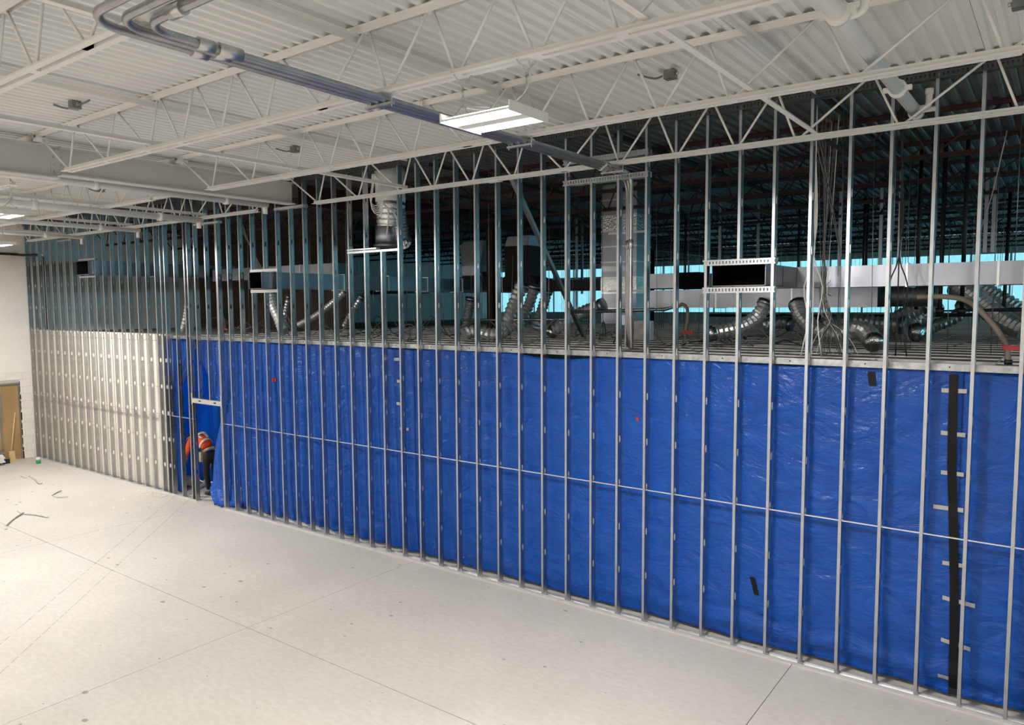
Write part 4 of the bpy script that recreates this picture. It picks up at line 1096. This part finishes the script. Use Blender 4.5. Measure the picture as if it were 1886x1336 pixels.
for k in range(2):
    o = MB().box((-23.6+.25*k, -2.2, 0), (-23.5+.25*k, -.99, .08)).build('timber_bearer', M['debrisdark']); tag(o, 'dark timber bearer under the stack of white boards, %s' % ('next to the wall', 'nearer the room')[k], 'timber')
t = thing('dark_crate', 'low dark crate on the floor between the boards and the broom', 'crate', (-23.55, -.88, 0))
MB().box((-23.62, -.96, 0), (-23.38, -.78, .13)).build('crate_body', M['slot'], t); MB().box((-23.63, -.97, .13), (-23.37, -.77, .155)).build('crate_lid', M['debrisdark'], t)
# small bits on the floor
t = thing('green_cup', 'small green and white cup standing on the floor by the corner', 'cup', (-22.7, -.33, 0))
MB().tube([(-22.7, -.33, 0), (-22.7, -.33, .10), (-22.7, -.33, .105)], [.055, .06, .06], 14).build('cup_body', M['green'], t)
MB().tube([(-22.7, -.33, .105), (-22.7, -.33, .16), (-22.7, -.33, .165)], [.058, .055, .03], 14).build('cup_lid', M['paperwhite'], t)
def strip(pts, lab, wd=.035, m='debris'):
    P_ = [atZ(px, py, 0) for px, py in pts]; b = MB()
    sp = spline([Vector((p.x, p.y, .012 + .015*((k*5) % 3 == 1))) for k, p in enumerate(P_)], .08)
    for p, q in zip(sp[:-1], sp[1:]): b.bar(p, q + (q-p)*.05, wd, .010)
    o = b.build('loose_strip', M[m]); tag(o, lab, 'debris'); o['group'] = 'torn strips on the floor'
strip([(38,877),(48,882)], 'short pale torn strip on the floor, farthest from the camera')
strip([(54,878),(64,884),(72,892),(77,891)], 'bent pale torn strip on the floor just right of the short one')
strip([(96,914),(104,909),(113,906)], 'grey torn strip pointing at the corner, middle of the floor bits', .03, 'debrisdark')
strip([(98,914),(106,917),(124,917)], 'curved pale torn strip touching the grey one')
strip([(12,970),(25,958),(43,947)], 'long dark torn strip at the left edge of the floor', .035, 'debrisdark')
strip([(33,942),(45,948),(65,950),(88,954)], 'long pale torn strip joining the dark one at the left', .04)
strip([(9,970),(11,976)], 'small pale scrap at the end of the dark strip', .05)
for k, (px, py) in enumerate(((136,868),(210,936),(228,921),(255,905))):
    p = atZ(px, py, 0); o = MB().box((p.x-.04, p.y-.02, 0), (p.x+.04, p.y+.02, .012)).build('floor_scrap', M['paperwhite'])
    tag(o, 'tiny white scrap on the floor in front of the studs, %s' % ('nearest the end wall', 'nearest the camera', 'third from the end wall', 'nearest the doorway')[k], 'debris', 'white scraps on the floor')
# floor patch by the doorway
p = atZ(300, 909, 0); o = MB().box((p.x-.35, -.36, 0), (p.x+.35, -.10, .006)).build('floor_mat', M['debrisdark'] if False else M['debris']); tag(o, 'flat pale sheet lying at the foot of the studs left of the doorway', 'sheet')

# ================================================================== WORKER
def skin_mesh(name, nodes, edges, m, parent, sub=2):
    """nodes: (xyz, radius or (rx, ry)); grown with a skin modifier into one continuous surface"""
    me = bpy.data.meshes.new(name); off = Vector(LOC[parent.name])
    me.from_pydata([tuple(Vector(p) - off) for p, r in nodes], edges, []); me.update()
    o = bpy.data.objects.new(name, me); COL.objects.link(o); o.parent = parent; LOC[o.name] = tuple(off)
    md = o.modifiers.new('skin', 'SKIN'); md.use_smooth_shade = True
    if not me.skin_vertices: bpy.context.view_layer.update()
    if not me.skin_vertices:
        me.attributes.new
    sk = me.skin_vertices[0].data
    for i, (p, r) in enumerate(nodes):
        sk[i].radius = r if isinstance(r, tuple) else (r, r)
    sk[0].use_root = True
    s2 = o.modifiers.new('sub', 'SUBSURF'); s2.levels = sub; s2.render_levels = sub
    o.data.materials.append(m)
    return o
def worker():
    px, py = -15.66, .58          # hips above the feet; the figure bends forward toward -X
    t = thing('person', 'person in an orange vest and dark helmet bending forward in the doorway', 'person', (px, py, 0))
    def v(x, y, z): return (px + x, py + y, z)
    # trousers and legs: one surface
    nodes = [(v(0,0,.93), (.15,.13)), (v(.0,.10,.86), (.10,.10)), (v(-.07,.12,.50), (.070,.072)), (v(.03,.12,.12), (.055,.058)),
             (v(.0,-.10,.86), (.10,.10)), (v(-.02,-.12,.50), (.070,.072)), (v(.10,-.13,.12), (.055,.058)), (v(-.06,0,1.02), (.15,.12))]
    skin_mesh('trousers', nodes, [(0,1),(1,2),(2,3),(0,4),(4,5),(5,6),(0,7)], M['trouser'], t)
    for s, dx in ((.12, .03), (-.13, .10)):
        bt = skin_mesh('boot', [(v(dx,s,.10), .055), (v(dx,s,.05), .055), (v(dx-.10,s,.045), .047), (v(dx-.18,s,.035), .036)], [(0,1),(1,2),(2,3)], M['boot'], t, 1)
    # torso and sleeves in the hi-vis jacket: one surface
    nodes = [(v(-.10,0,1.05), (.15,.125)), (v(-.24,0,1.16), (.165,.125)), (v(-.40,0,1.25), (.18,.13)), (v(-.52,0,1.28), (.15,.11)), (v(-.60,0,1.28), (.065,.06)),
             (v(-.50,.20,1.22), .075), (v(-.60,.24,.98), .058), (v(-.72,.16,.80), .046),
             (v(-.50,-.20,1.22), .075), (v(-.58,-.24,.97), .058), (v(-.75,-.16,.82), .046)]
    skin_mesh('jacket', nodes, [(0,1),(1,2),(2,3),(3,4),(3,5),(5,6),(6,7),(3,8),(8,9),(9,10)], M['orange'], t)
    # head: skull, jaw, nose, with the neck
    nodes = [(v(-.58,0,1.26), .055), (v(-.68,0,1.24), .058), (v(-.76,0,1.22), (.088,.075)), (v(-.83,0,1.17), (.080,.068)), (v(-.84,0,1.10), (.055,.045))]
    skin_mesh('head', nodes, [(0,1),(1,2),(2,3),(3,4)], M['skin'], t)
    skin_mesh('nose', [(v(-.872,0,1.145), .016), (v(-.905,0,1.115), .014)], [(0,1)], M['skin'], t, 1)
    for s in (-1, 1):
        skin_mesh('ear', [(v(-.75,s*.075,1.17), .014), (v(-.765,s*.088,1.20), .016), (v(-.785,s*.082,1.215), .011)], [(0,1),(1,2)], M['skin'], t, 1)
        MB().tube([v(-.878,s*.03,1.175), v(-.888,s*.03,1.17)], .010, 8).build('eye', M['hair'], t)
    MB().bar(v(-.875,-.022,1.075), v(-.875,.022,1.075), .008, .008).build('mouth', M['hair'], t)
    skin_mesh('hair', [(v(-.66,0,1.285), .045), (v(-.72,0,1.28), .07), (v(-.775,0,1.262), .075)], [(0,1),(1,2)], M['hair'], t)
    # helmet shell, tilted with the head, with a pale rim
    ax = Vector((-.62, 0, .78)).normalized(); cc = Vector(v(-.795, 0, 1.205)); e1 = Vector((0,1,0)); e2 = ax.cross(e1)
    b = MB(); R_ = .118
    for i in range(7):
        a = (math.pi/2)*i/6
        for k in range(18):
            q = 2*math.pi*k/18; b.v.append(tuple(cc + ax*(R_*1.05*math.sin(a)) + (e1*math.cos(q)*.92 + e2*math.sin(q)*1.1)*R_*math.cos(a)))
    for i in range(6):
        for k in range(18): b.f.append((i*18+k, i*18+(k+1) % 18, (i+1)*18+(k+1) % 18, (i+1)*18+k))
    b.smooth = True; hh = b.build('helmet', M['hat'], t)
    b = MB(); ring = [cc + (e1*math.cos(2*math.pi*k/20)*.98 + e2*math.sin(2*math.pi*k/20)*1.18)*R_ for k in range(21)]; b.tube(ring, .010, 6, False); b.build('helmet_rim', M['hatrim'], hh)
    # reflective bands round the jacket, tool belt with pouch
    def band(c, ax_, ra, rb2, wd, m, name):
        ax_ = Vector(ax_).normalized(); e1 = Vector((0,1,0)); e2 = ax_.cross(e1); b = MB(); c = Vector(c); n = 20
        for s in (-.5, .5):
            for k in range(n):
                q = 2*math.pi*k/n; b.v.append(tuple(c + ax_*s*wd + e1*math.cos(q)*ra + e2*math.sin(q)*rb2))
        for k in range(n): b.f.append((k, (k+1) % n, n+(k+1) % n, n+k))
        b.smooth = True; o = b.build(name, m, t); md = o.modifiers.new('thickness', 'SOLIDIFY'); md.thickness = .006; return o
    d = (-.16, 0, .10)
    band(v(-.20,0,1.13), d, .150, .172, .055, M['reflect'], 'reflective_band')
    band(v(-.405,0,1.25), d, .158, .182, .05, M['reflect'], 'reflective_band')
    for s in (-1, 1):
        MB().bar(v(-.22, s*.085, 1.285), v(-.46, s*.085, 1.385), .05, .012, (0,0,1)).build('shoulder_stripe', M['reflect'], t)
    bl = band(v(-.06,0,1.0), (-.1,0,.16), .150, .165, .06, M['pouch'], 'tool_belt')
    MB().prism([(px-.26, .78), (px-.09, .76), (px-.07, .99), (px-.27, .97)], 'y', py-.20, py-.12).build('pouch', M['pouch'], bl)
    MB().tube([v(-.10,-.17,.96), v(-.13,-.18,1.08)], .014, 6).build('tool_handle', M['slot'], bl)
    # hands: palm, four unequal bent fingers and a thumb in one surface
    for s in (-1, 1):
        wr = Vector(v(-.72, .16, .79)) if s > 0 else Vector(v(-.755, -.16, .81))
        dn = Vector((-.35, 0, -.94)).normalized(); sd = Vector((0, 1, 0)); fw = Vector((-.94, 0, .35))
        nd = [(wr, .030), (wr + dn*.05, (.036, .022)), (wr + dn*.09, (.038, .018))]; ed = [(0,1),(1,2)]
        for k, (o_, L_) in enumerate(((-.030, .062), (-.010, .075), (.011, .070), (.030, .055))):
            bse = wr + dn*.095 + sd*o_; i0 = len(nd)
            nd += [(bse, .0095), (bse + dn*L_*.45 - fw*.006, .0088), (bse + dn*L_*.8 - fw*.022, .008), (bse + dn*L_*.95 - fw*.038, .007)]
            ed += [(2, i0), (i0, i0+1), (i0+1, i0+2), (i0+2, i0+3)]
        i0 = len(nd); th = wr + dn*.035 - sd*s*.035
        nd += [(th, .012), (th + dn*.03 - sd*s*.018 + fw*.01, .010), (th + dn*.058 - sd*s*.014 + fw*.02, .008)]; ed += [(1, i0), (i0, i0+1), (i0+1, i0+2)]
        skin_mesh('hand', nd, ed, M['skin'], t, 1)
worker()
# step ladder leg seen behind the flap
t = thing('folding_stand', 'thin white folding stand legs leaning behind the tarp flap in the doorway', 'stand', (-15.0, .75, 0))
for q in (0, 1):
    a, c = atY(390-4*q, 853+10*q, .85), atY(372-2*q, 908-12*q, .75); c = Vector((c.x, c.y, .01))
    MB().tube([a, c], .012 if q == 0 else .008, 7).build('leg', M['paperwhite'], t)
# rubble sack glimpsed under the bright tarp, between the studs left of the doorway
t = thing('pale_sack', 'pale brown sack on the floor behind the studs left of the worker', 'sack', (-16.7, .62, 0))
skin_mesh('sack_body', [((-16.95,.62,.13), (.14,.12)), ((-16.75,.62,.16), (.17,.15)), ((-16.58,.62,.12), (.13,.11))], [(0,1),(1,2)], M['debris'], t)
# yellow spray marks on the base of some studs, dark scuffs
for k, x in enumerate((SK[57], SK[56], SK[54], SK[53])):
    o = MB().box((x+.034, -.0075, .0), (x+.075, -.0062, .033)).build('paint_mark', M['yellow'], sw)

# added fill light without a fixture behind the tarps, brightening the translucent one
ld = bpy.data.lights.new('backlight_fill', 'AREA'); ld.size = .9; ld.energy = 230; ld.color = (.92, .97, 1)
lo = bpy.data.objects.new('backlight_fill', ld); COL.objects.link(lo); lo.location = (-17.6, 3.2, 3.2); lo.rotation_euler = (math.radians(-40), 0, 0)
